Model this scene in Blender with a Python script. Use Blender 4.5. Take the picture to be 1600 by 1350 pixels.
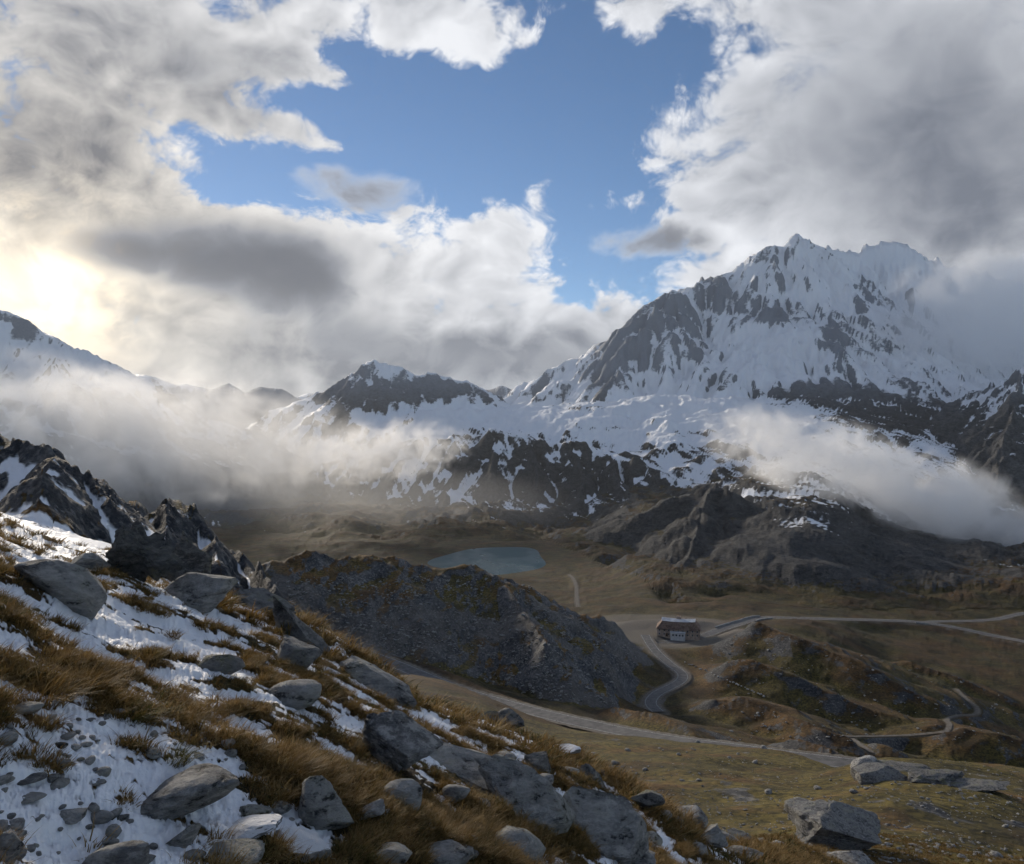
import bpy, bmesh, math, random, os
import numpy as np
from mathutils import Vector

# ------------------------------------------------------------------ scene reset
for o in list(bpy.data.objects):
    bpy.data.objects.remove(o)
SC = bpy.context.scene
COL = SC.collection
R = math.radians
FX = 1232.0          # focal length of the view in photo pixels, used to turn map notes into metres

# ------------------------------------------------------------------ camera
cam_d = bpy.data.cameras.new('camera')
cam = bpy.data.objects.new('camera', cam_d)
COL.objects.link(cam)
cam_d.sensor_fit = 'HORIZONTAL'
cam_d.sensor_width = 36.0
cam_d.lens = 36.0 * FX / 1600.0
cam_d.clip_start = 0.05
cam_d.clip_end = 60000.0
cam.location = (0, 0, 0)
cam.rotation_euler = (R(90), 0, 0)
SC.camera = cam

# ------------------------------------------------------------------ render settings
SC.render.engine = 'CYCLES'
SC.view_settings.view_transform = 'Standard'
SC.view_settings.look = 'None'
SC.view_settings.exposure = 0.42
SC.view_settings.gamma = 1.0
SC.cycles.use_denoising = True
SC.cycles.use_adaptive_sampling = True
SC.cycles.adaptive_threshold = 0.03
SC.cycles.adaptive_min_samples = 12
SC.cycles.max_bounces = 14
SC.cycles.diffuse_bounces = 2
SC.cycles.glossy_bounces = 2
SC.cycles.transmission_bounces = 3
SC.cycles.volume_bounces = 12
SC.cycles.transparent_max_bounces = 8
SC.cycles.sample_clamp_indirect = 4.0
SC.cycles.volume_step_rate = 1.0
SC.cycles.volume_max_steps = 128

SUN_AZ = R(-31.0)     # measured from +Y towards +X
SUN_EL = R(14.5)

# ------------------------------------------------------------------ node helpers
class NT:
    """thin wrapper that lets node graphs be written as expressions"""
    def __init__(self, tree):
        self.t = tree
        self.n = tree.nodes
        self.l = tree.links
    def put(self, sock, v):
        if isinstance(v, bpy.types.NodeSocket):
            self.l.new(v, sock)
        elif v is not None:
            if isinstance(v, (tuple, list)):
                v = tuple(v)
                if len(sock.default_value) == 4 and len(v) == 3:
                    v = v + (1.0,)
                sock.default_value = v
            else:
                try:
                    sock.default_value = v
                except TypeError:
                    sock.default_value = (v,) * len(sock.default_value)
    def m(self, op, a, b=None, c=None, clamp=False):
        n = self.n.new('ShaderNodeMath')
        n.operation = op
        n.use_clamp = clamp
        self.put(n.inputs[0], a)
        if b is not None: self.put(n.inputs[1], b)
        if c is not None: self.put(n.inputs[2], c)
        return n.outputs[0]
    def add(self, a, b): return self.m('ADD', a, b)
    def sub(self, a, b): return self.m('SUBTRACT', a, b)
    def mul(self, a, b): return self.m('MULTIPLY', a, b)
    def mad(self, a, b, c): return self.m('MULTIPLY_ADD', a, b, c)
    def v(self, op, a, b=None, s=None):
        n = self.n.new('ShaderNodeVectorMath')
        n.operation = op
        self.put(n.inputs[0], a)
        if b is not None: self.put(n.inputs[1], b)
        if s is not None: self.put(n.inputs['Scale'], s)
        return n.outputs['Value'] if op in ('DOT_PRODUCT', 'LENGTH', 'DISTANCE') else n.outputs[0]
    def ss(self, x, lo, hi, a=0.0, b=1.0, kind='SMOOTHSTEP'):
        n = self.n.new('ShaderNodeMapRange')
        n.interpolation_type = kind
        self.put(n.inputs['Value'], x)
        self.put(n.inputs['From Min'], lo)
        self.put(n.inputs['From Max'], hi)
        self.put(n.inputs['To Min'], a)
        self.put(n.inputs['To Max'], b)
        return n.outputs['Result']
    def noise(self, vec, scale, detail=2.0, rough=0.5, lac=2.0, dist=0.0, out=0, kind=None, dims='3D'):
        n = self.n.new('ShaderNodeTexNoise')
        n.noise_dimensions = dims
        if kind: n.noise_type = kind
        self.put(n.inputs['Vector'], vec)
        self.put(n.inputs['Scale'], scale)
        self.put(n.inputs['Detail'], detail)
        self.put(n.inputs['Roughness'], rough)
        self.put(n.inputs['Lacunarity'], lac)
        self.put(n.inputs['Distortion'], dist)
        return n.outputs[out]
    def mix(self, f, a, b, blend='MIX'):
        n = self.n.new('ShaderNodeMix')
        n.data_type = 'RGBA'
        n.blend_type = blend
        self.put(n.inputs[0], f)
        self.put(n.inputs[6], a)
        self.put(n.inputs[7], b)
        return n.outputs[2]
    def xyz(self, vec):
        n = self.n.new('ShaderNodeSeparateXYZ')
        self.put(n.inputs[0], vec)
        return n.outputs
    def comb(self, x, y, z):
        n = self.n.new('ShaderNodeCombineXYZ')
        self.put(n.inputs[0], x); self.put(n.inputs[1], y); self.put(n.inputs[2], z)
        return n.outputs[0]
    def attr(self, name, kind='GEOMETRY', out='Fac'):
        n = self.n.new('ShaderNodeAttribute')
        n.attribute_name = name
        n.attribute_type = kind
        return n.outputs[out]
    def bump(self, h, strength=1.0, dist=1.0, normal=None):
        n = self.n.new('ShaderNodeBump')
        n.inputs['Strength'].default_value = strength
        n.inputs['Distance'].default_value = dist
        self.put(n.inputs['Height'], h)
        if normal is not None: self.put(n.inputs['Normal'], normal)
        return n.outputs[0]
    def geo(self, out='Position'):
        return self.n.new('ShaderNodeNewGeometry').outputs[out]
    def tex(self, out='Object'):
        return self.n.new('ShaderNodeTexCoord').outputs[out]

def new_mat(name):
    m = bpy.data.materials.new(name)
    m.use_nodes = True
    nt = NT(m.node_tree)
    b = m.node_tree.nodes['Principled BSDF']
    b.inputs['Roughness'].default_value = 0.85
    b.inputs['Specular IOR Level'].default_value = 0.2
    return m, nt, b

# ------------------------------------------------------------------ world: Nishita air with a broken cloud deck
def sky_dir(x, y):
    """unit direction of a point of the sky, from its place on the sky map"""
    return Vector(((x - 800) / FX, 1.0, (675 - y) / FX)).normalized()

def make_world():
    world = bpy.data.worlds.new('World')
    SC.world = world
    world.use_nodes = True
    t = NT(world.node_tree)
    for n in list(t.n): t.n.remove(n)
    sky = t.n.new('ShaderNodeTexSky')
    sky.sky_type = 'NISHITA'
    sky.sun_disc = False
    sky.sun_elevation = SUN_EL
    sky.sun_rotation = SUN_AZ
    sky.altitude = 2400.0
    sky.air_density = 1.0
    sky.dust_density = 0.15
    sky.ozone_density = 3.0
    bg_air = t.n.new('ShaderNodeBackground')
    t.put(bg_air.inputs[0], sky.outputs[0])
    bg_air.inputs[1].default_value = 0.080

    d = t.v('NORMALIZE', t.tex('Generated'))
    dx, dy, dz = t.xyz(d)
    az = t.m('ARCTAN2', dx, dy)
    el = t.m('ARCSINE', dz)
    q = t.comb(az, el, 0.0)

    def blobs(lst, start):
        acc = start
        for (x, y, rx, ry, w) in lst:
            s = sky_dir(x, y)
            a, e = math.atan2(s.x, s.y), math.asin(s.z)
            k = FX * (1 + ((x - 800) / FX) ** 2)
            o = t.v('MULTIPLY', t.v('SUBTRACT', q, (a, e, 0)), (k / rx, FX * 1.1 / ry, 0))
            g = t.m('POWER', 0.36788, t.v('DOT_PRODUCT', o, o))
            acc = t.mad(g, w, acc)
        return acc

    # billowing cloud field, drawn out level
    p0 = t.v('MULTIPLY', d, (1.0, 1.0, 1.35))
    wv = t.v('SUBTRACT', t.noise(p0, 7.0, 2, .5, out=1), (.5, .5, .5))
    p1 = t.v('ADD', p0, t.v('SCALE', wv, s=0.13))
    f1 = t.noise(p1, 8.2, 2, .5)
    f2 = t.noise(p1, 24.0, 6, .66)
    # rounded heads: folded noise, felt once more a little nearer the light for their shading
    p3 = t.v('ADD', p0, t.v('SCALE', wv, s=0.06))
    def fold(v, sc, w):
        return t.mul(t.m('ABSOLUTE', t.sub(t.noise(v, sc, 0, .5), .5)), 3.2 * w)
    up = (-0.013, -0.004, 0.020)
    pu = t.v('ADD', p3, up)
    ha, hb = fold(p3, 10.0, .55), fold(p3, 23.0, .32)
    h1 = t.add(t.add(ha, hb), t.add(fold(p3, 52.0, .18), fold(p3, 115.0, .10)))
    hs = t.add(ha, hb)
    h2 = t.add(fold(pu, 10.0, .55), fold(pu, 23.0, .32))
    cover = blobs([
        (150, 80, 250, 150, .80), (80, 230, 190, 80, .55), (430, 85, 55, 40, .60), (510, 120, 55, 22, .65),
        (440, 195, 105, 26, .80), (535, 232, 60, 14, .50), (250, 285, 55, 26, .40), (470, 15, 60, 40, .35),
        (330, 380, 180, 56, 1.0), (470, 430, 120, 70, .8), (50, 370, 130, 80, .60), (230, 470, 230, 60, .65),
        (730, 425, 120, 75, .85), (785, 350, 66, 46, .48), (848, 292, 26, 40, .52), (640, 440, 60, 60, .3), (940, 495, 130, 32, .5),
        (420, 565, 520, 60, .95), (820, 545, 220, 55, .95),
        (690, 20, 125, 75, .85), (815, 60, 66, 56, .6), (610, 70, 36, 56, .4), (1000, 5, 100, 44, .8), (530, 20, 60, 40, .35), (1240, 0, 90, 36, .55),
        (1420, 150, 280, 200, .85), (1560, 390, 260, 190, .95), (1230, 330, 180, 85, .75), (1015, 200, 60, 40, .42), (1120, 290, 90, 70, .35),
        (930, 310, 40, 20, .30), (1110, 428, 45, 16, .5), (985, 320, 26, 30, .3), (880, 440, 50, 16, .3),
        (720, 195, 220, 100, -.75), (900, 150, 140, 130, -.65), (345, 298, 90, 22, -.65), (310, 235, 50, 24, -.40), (930, 395, 90, 60, -.55),
        (420, 270, 120, 26, -.50), (480, 160, 60, 24, -.30), (600, 150, 70, 70, -.25), (960, 230, 90, 110, -.35), (1070, 90, 60, 60, -.30),
        (600, 625, 900, 42, .6),
    ], 0.0)
    smooth = blobs([(1440, 180, 290, 210, 1.0), (430, 560, 400, 50, .3)], 0.0)
    rough = t.ss(smooth, 0.0, 0.8, 1.0, 0.30)
    big_f = t.mul(t.sub(f1, .5), 1.7)
    D = t.add(cover, t.mul(rough, t.add(big_f, t.add(t.mul(t.sub(f2, .5), 1.5), t.mul(t.sub(h1, .42), .90)))))
    alpha = t.ss(D, -0.06, t.ss(smooth, 0.0, 0.8, .46, .7))
    body = t.add(cover, t.add(t.mul(big_f, .6), t.mul(t.sub(hs, .36), .5)))
    # light falls off into the thick of the cloud and on the side away from the sun
    heavy = blobs([
        (40, 210, 200, 80, .40), (220, 70, 240, 80, .30), (1430, 180, 300, 170, .30), (1540, 330, 170, 90, .2), (800, 565, 320, 50, .35), (470, 545, 200, 50, .25),
        (730, 400, 140, 80, -.30), (1230, 350, 180, 70, -.30), (690, 40, 150, 70, -.25), (250, 560, 260, 40, -.25), (60, 440, 150, 80, -.45),
    ], 0.0)
    T = t.add(t.mul(t.ss(body, .05, 1.25, kind='LINEAR'), .62), heavy)
    T = t.add(T, t.mul(rough, t.add(t.mul(t.sub(h2, hs), .62), t.mul(t.sub(.5, f2), .85))))
    T = t.ss(T, -0.12, 0.95, kind='LINEAR')
    sunv = Vector((math.sin(R(-31.0)) * math.cos(R(8.8)), math.cos(R(-31.0)) * math.cos(R(8.8)), math.sin(R(8.8))))
    cs = t.m('MAXIMUM', t.v('DOT_PRODUCT', d, tuple(sunv)), 0.0)
    glow = t.mul(t.m('POWER', cs, 320.0), t.ss(t.add(t.mul(f2, .6), t.mul(hs, .5)), .36, .62, .25, 1.0))
    wide = t.m('POWER', cs, 22.0)
    lit = t.mix(wide, (0.655, 0.67, 0.705), (0.75, 0.69, 0.60))
    lit = t.mix(glow, lit, (1.5, 1.22, 0.82))
    dark = t.mix(wide, (0.140, 0.156, 0.192), (0.14, 0.14, 0.15))
    dark = t.mix(glow, dark, (0.62, 0.52, 0.40))
    col = t.mix(T, lit, dark)
    # low dark scud drifting in front
    low = blobs([(340, 405, 175, 50, 1.15), (470, 440, 105, 64, .95), (190, 385, 80, 30, .5), (570, 300, 85, 42, .75), (500, 268, 60, 20, .35), (1020, 382, 115, 28, .75), (1060, 330, 60, 40, .35), (830, 560, 260, 36, .55), (560, 530, 90, 40, .4)], -0.08)
    E = t.add(low, t.add(t.mul(t.sub(f1, .5), .9), t.add(t.mul(t.sub(hs, .36), .55), t.mul(t.sub(f2, .5), .75))))
    a2 = t.ss(E, .12, .75, 0, .93)
    dcol = t.mix(t.ss(E, .2, 1.3), (0.24, 0.255, 0.29), (0.085, 0.095, 0.12))
    dcol = t.mix(glow, dcol, (0.60, 0.50, 0.38))
    col = t.mix(a2, col, dcol)
    alpha = t.m('MAXIMUM', alpha, a2)
    bg_c = t.n.new('ShaderNodeBackground')
    t.put(bg_c.inputs[0], col)
    bg_c.inputs[1].default_value = 1.0
    ms = t.n.new('ShaderNodeMixShader')
    t.put(ms.inputs[0], alpha)
    t.l.new(bg_air.outputs[0], ms.inputs[1])
    t.l.new(bg_c.outputs[0], ms.inputs[2])
    out = t.n.new('ShaderNodeOutputWorld')
    t.l.new(ms.outputs[0], out.inputs[0])
    world.cycles.sampling_method = 'NONE'
make_world()


sun_d = bpy.data.lights.new('sun', 'SUN')
sun_d.energy = 3.0
sun_d.angle = R(5.0)
sun_d.color = (1.0, 0.88, 0.72)
sun = bpy.data.objects.new('sun', sun_d)
COL.objects.link(sun)
sd = Vector((math.sin(SUN_AZ) * math.cos(SUN_EL), math.cos(SUN_AZ) * math.cos(SUN_EL), math.sin(SUN_EL)))
sun.rotation_euler = (-sd).to_track_quat('-Z', 'Y').to_euler()
sun.location = sd * 100

# ------------------------------------------------------------------ numpy noise
_rng = np.random.RandomState(7)
_PERM = _rng.permutation(256).astype(np.int32)
_PERM = np.concatenate([_PERM, _PERM, _PERM])
_ang = _rng.rand(256) * 2 * np.pi
_GX = np.cos(_ang).astype(np.float32); _GY = np.sin(_ang).astype(np.float32)

def pn(x, y, seed=0):
    """gradient noise, about -1..1"""
    x = np.asarray(x, np.float64) + seed * 17.31
    y = np.asarray(y, np.float64) - seed * 9.77
    xf = np.floor(x); yf = np.floor(y)
    fx = (x - xf).astype(np.float32); fy = (y - yf).astype(np.float32)
    xi = (xf.astype(np.int64) & 255).astype(np.int32); yi = (yf.astype(np.int64) & 255).astype(np.int32)
    u = fx * fx * fx * (fx * (fx * 6 - 15) + 10)
    v = fy * fy * fy * (fy * (fy * 6 - 15) + 10)
    a = _PERM[xi] + yi; b = _PERM[xi + 1] + yi
    i00 = _PERM[a]; i01 = _PERM[a + 1]; i10 = _PERM[b]; i11 = _PERM[b + 1]
    n00 = _GX[i00] * fx + _GY[i00] * fy
    n10 = _GX[i10] * (fx - 1) + _GY[i10] * fy
    n01 = _GX[i01] * fx + _GY[i01] * (fy - 1)
    n11 = _GX[i11] * (fx - 1) + _GY[i11] * (fy - 1)
    nx0 = n00 + u * (n10 - n00); nx1 = n01 + u * (n11 - n01)
    return (nx0 + v * (nx1 - nx0)) * 1.5

def fbm(x, y, lam, octs, gain=0.5, seed=0, ridged=False, lac=2.03):
    t = 0.0; a = 1.0; f = 1.0 / lam; s = 0.0
    c, q = math.cos(0.6), math.sin(0.6)
    for i in range(octs):
        n = pn(x * f, y * f, seed + i)
        if ridged:
            n = 1.0 - np.abs(n) * 1.7
        t = t + a * n; s += a
        a *= gain; f *= lac
        x, y = x * c - y * q, x * q + y * c
    return t / s

def sstep(x, a, b):
    t = np.clip((x - a) / (b - a), 0, 1)
    return t * t * (3 - 2 * t)

def pchip_slopes(x, y):
    """monotone cubic slopes along the last axis"""
    h = np.diff(x, axis=-1); d = np.diff(y, axis=-1) / h
    m = np.zeros_like(y)
    w1 = 2 * h[..., 1:] + h[..., :-1]; w2 = h[..., 1:] + 2 * h[..., :-1]
    same = d[..., 1:] * d[..., :-1] > 0
    den = np.where(same, w1 / np.where(same, d[..., :-1], 1) + w2 / np.where(same, d[..., 1:], 1), 1)
    m[..., 1:-1] = np.where(same, (w1 + w2) / den, 0)
    m[..., 0] = d[..., 0]; m[..., -1] = d[..., -1]
    return m

def pchip(x, y, xq):
    m = pchip_slopes(x, y)
    i = np.clip(np.searchsorted(x, xq) - 1, 0, len(x) - 2)
    h = x[i + 1] - x[i]; t = (xq - x[i]) / h
    t = np.clip(t, 0, 1)
    return ((1 + 2 * t) * (1 - t) ** 2 * y[i] + t * (1 - t) ** 2 * h * m[i]
            + t * t * (3 - 2 * t) * y[i + 1] + t * t * (t - 1) * h * m[i + 1])

# ------------------------------------------------------------------ survey of the place
def P(x, y, Y):
    """a surveyed point: bearing x, sight-line height y, distance Y north of the viewpoint, in metres"""
    return ((x - 800) / FX * Y, Y, (675 - y) / FX * Y)

def plane_z(x, Y):
    return -1.65 - (0.5 * (x - 800) / FX + 0.28) * Y

# valley profiles: bearing -> (distance, height); a height above 300 is a sight-line note
LOFT = {
    -600: [(14, 1.2), (20, 2.5), (45, 7), (70, 9), (110, 0), (300, -80), (420, -125), (620, -165), 'L'],
    0: [(9.5, 862), (14, 845), (40, 818), (60, 800), (110, -16), (300, -90), (420, -130), (620, -165), 'L'],
    200: [(12, 905), (18, 897), (40, 880), (65, 862), (110, -24), (300, -95), (420, -132), (620, -165), 'L'],
    430: [(17, 943), (24, -6.6), (45, -15), (80, -28), (170, -60), (330, -100), (420, -130), (620, -165), 'L'],
    640: [(13.5, 1090), (20, -8.6), (45, -20), (120, -48), (330, 1046), (380, -114), (430, -128), (620, -160),
          (900, -190), (1130, -204), (1370, -204), (1600, -198), (1850, 806), (2100, 790), (2400, 760), (2700, 700), (3100, 645), (4500, 100), (9000, 0)],
    850: [(16, 1168), (22, -10.4), (50, -24), (120, -50), (280, 1115), (330, -114), (430, -131), (620, -158),
          (900, -188), (1130, -204), (1370, -203), (1600, 838), (1850, 812), (2100, 782), (2400, 735), (2700, 658), (3100, 638), (4500, 100), (9000, 0)],
    1050: [(15, 1290), (22, -12.2), (60, -30.5), (120, -51), (240, 1158), (300, -119), (430, -144), (630, -156),
           (760, 950), (950, 903), (1200, 862), (1500, 812), (1750, 790), (2000, 755), (2300, 695), (2600, 648), (3000, 622), (4500, 150), (9000, 0)],
    1250: [(20, -10.9), (28, -15), (45, -23.5), (120, -52), (215, 1180), (300, -130), (430, -150), (640, -158),
           (760, 955), (900, 905), (1150, 822), (1300, 790), (1500, -130), (1800, 745), (2200, 690), (2600, 650), (3000, 615), (4500, 250), (9000, 0)],
    1400: [(20, -12.1), (28, -16.5), (45, -24.7), (118, -49.5), (180, -88), (300, -146), (430, -163), (640, -178),
           (780, -183), (950, 905), (1120, 862), (1250, 838), (1500, -190), (1800, -150), (2200, 700), (2600, 655), (3000, 615), (4500, 250), (9000, 0)],
    1600: [(20, -13.7), (28, -18), (45, -26), (128, -54.6), (190, -93), (300, -150), (430, -172), (640, -184),
           (800, -188), (950, 903), (1100, 873), (1300, -195), (1500, -215), (1800, -160), (2200, 720), (2500, 0), (3000, 80), (4500, 220), (9000, 0)],
    2200: [(20, -17), (28, -21), (45, -30), (128, -62), (190, -100), (300, -152), (430, -175), (640, -186),
           (800, -190), (950, -175), (1100, -170), (1300, -195), (1500, -210), (1800, -150), (2200, -60), (2500, 20), (3000, 80), (4500, 200), (9000, 0)],
}
LEFT_FLOOR = [(900, -190), (1130, -203), (1370, -205), (1600, -209), (1850, -211), (2100, -211), (2400, -207), (2700, -203), (3100, -185), (4500, -100), (9000, 0)]

def build_loft():
    xs = sorted(LOFT)
    Ys, Zs = [], []
    for x in xs:
        rows = [(0.3, plane_z(x, 0.3)), (3.0, plane_z(x, 3.0)), (6.5, plane_z(x, 6.5))]
        for e in LOFT[x]:
            if e == 'L':
                rows += LEFT_FLOOR
            else:
                rows.append((e[0], (675 - e[1]) / FX * e[0] if e[1] > 300 else e[1]))
        Ys.append([r[0] for r in rows]); Zs.append([r[1] for r in rows])
    return (np.array(xs, float) - 800) / FX, np.array(Ys, float), np.array(Zs, float)

LU, LY, LZ = build_loft()

def base_height(u_cols, Yr):
    """rows Yr (n) by bearings u_cols (m) -> z"""
    K = LY.shape[1]
    uq = np.clip(u_cols, LU[0], LU[-1])
    Yc = np.stack([np.exp(pchip(LU, np.log(LY[:, k]), uq)) for k in range(K)], 1)
    Zc = np.stack([pchip(LU, LZ[:, k], uq) for k in range(K)], 1)
    out = np.empty((len(Yr), len(u_cols)))
    for j in range(len(u_cols)):
        out[:, j] = pchip(Yc[j], Zc[j], Yr)
    return out

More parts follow.
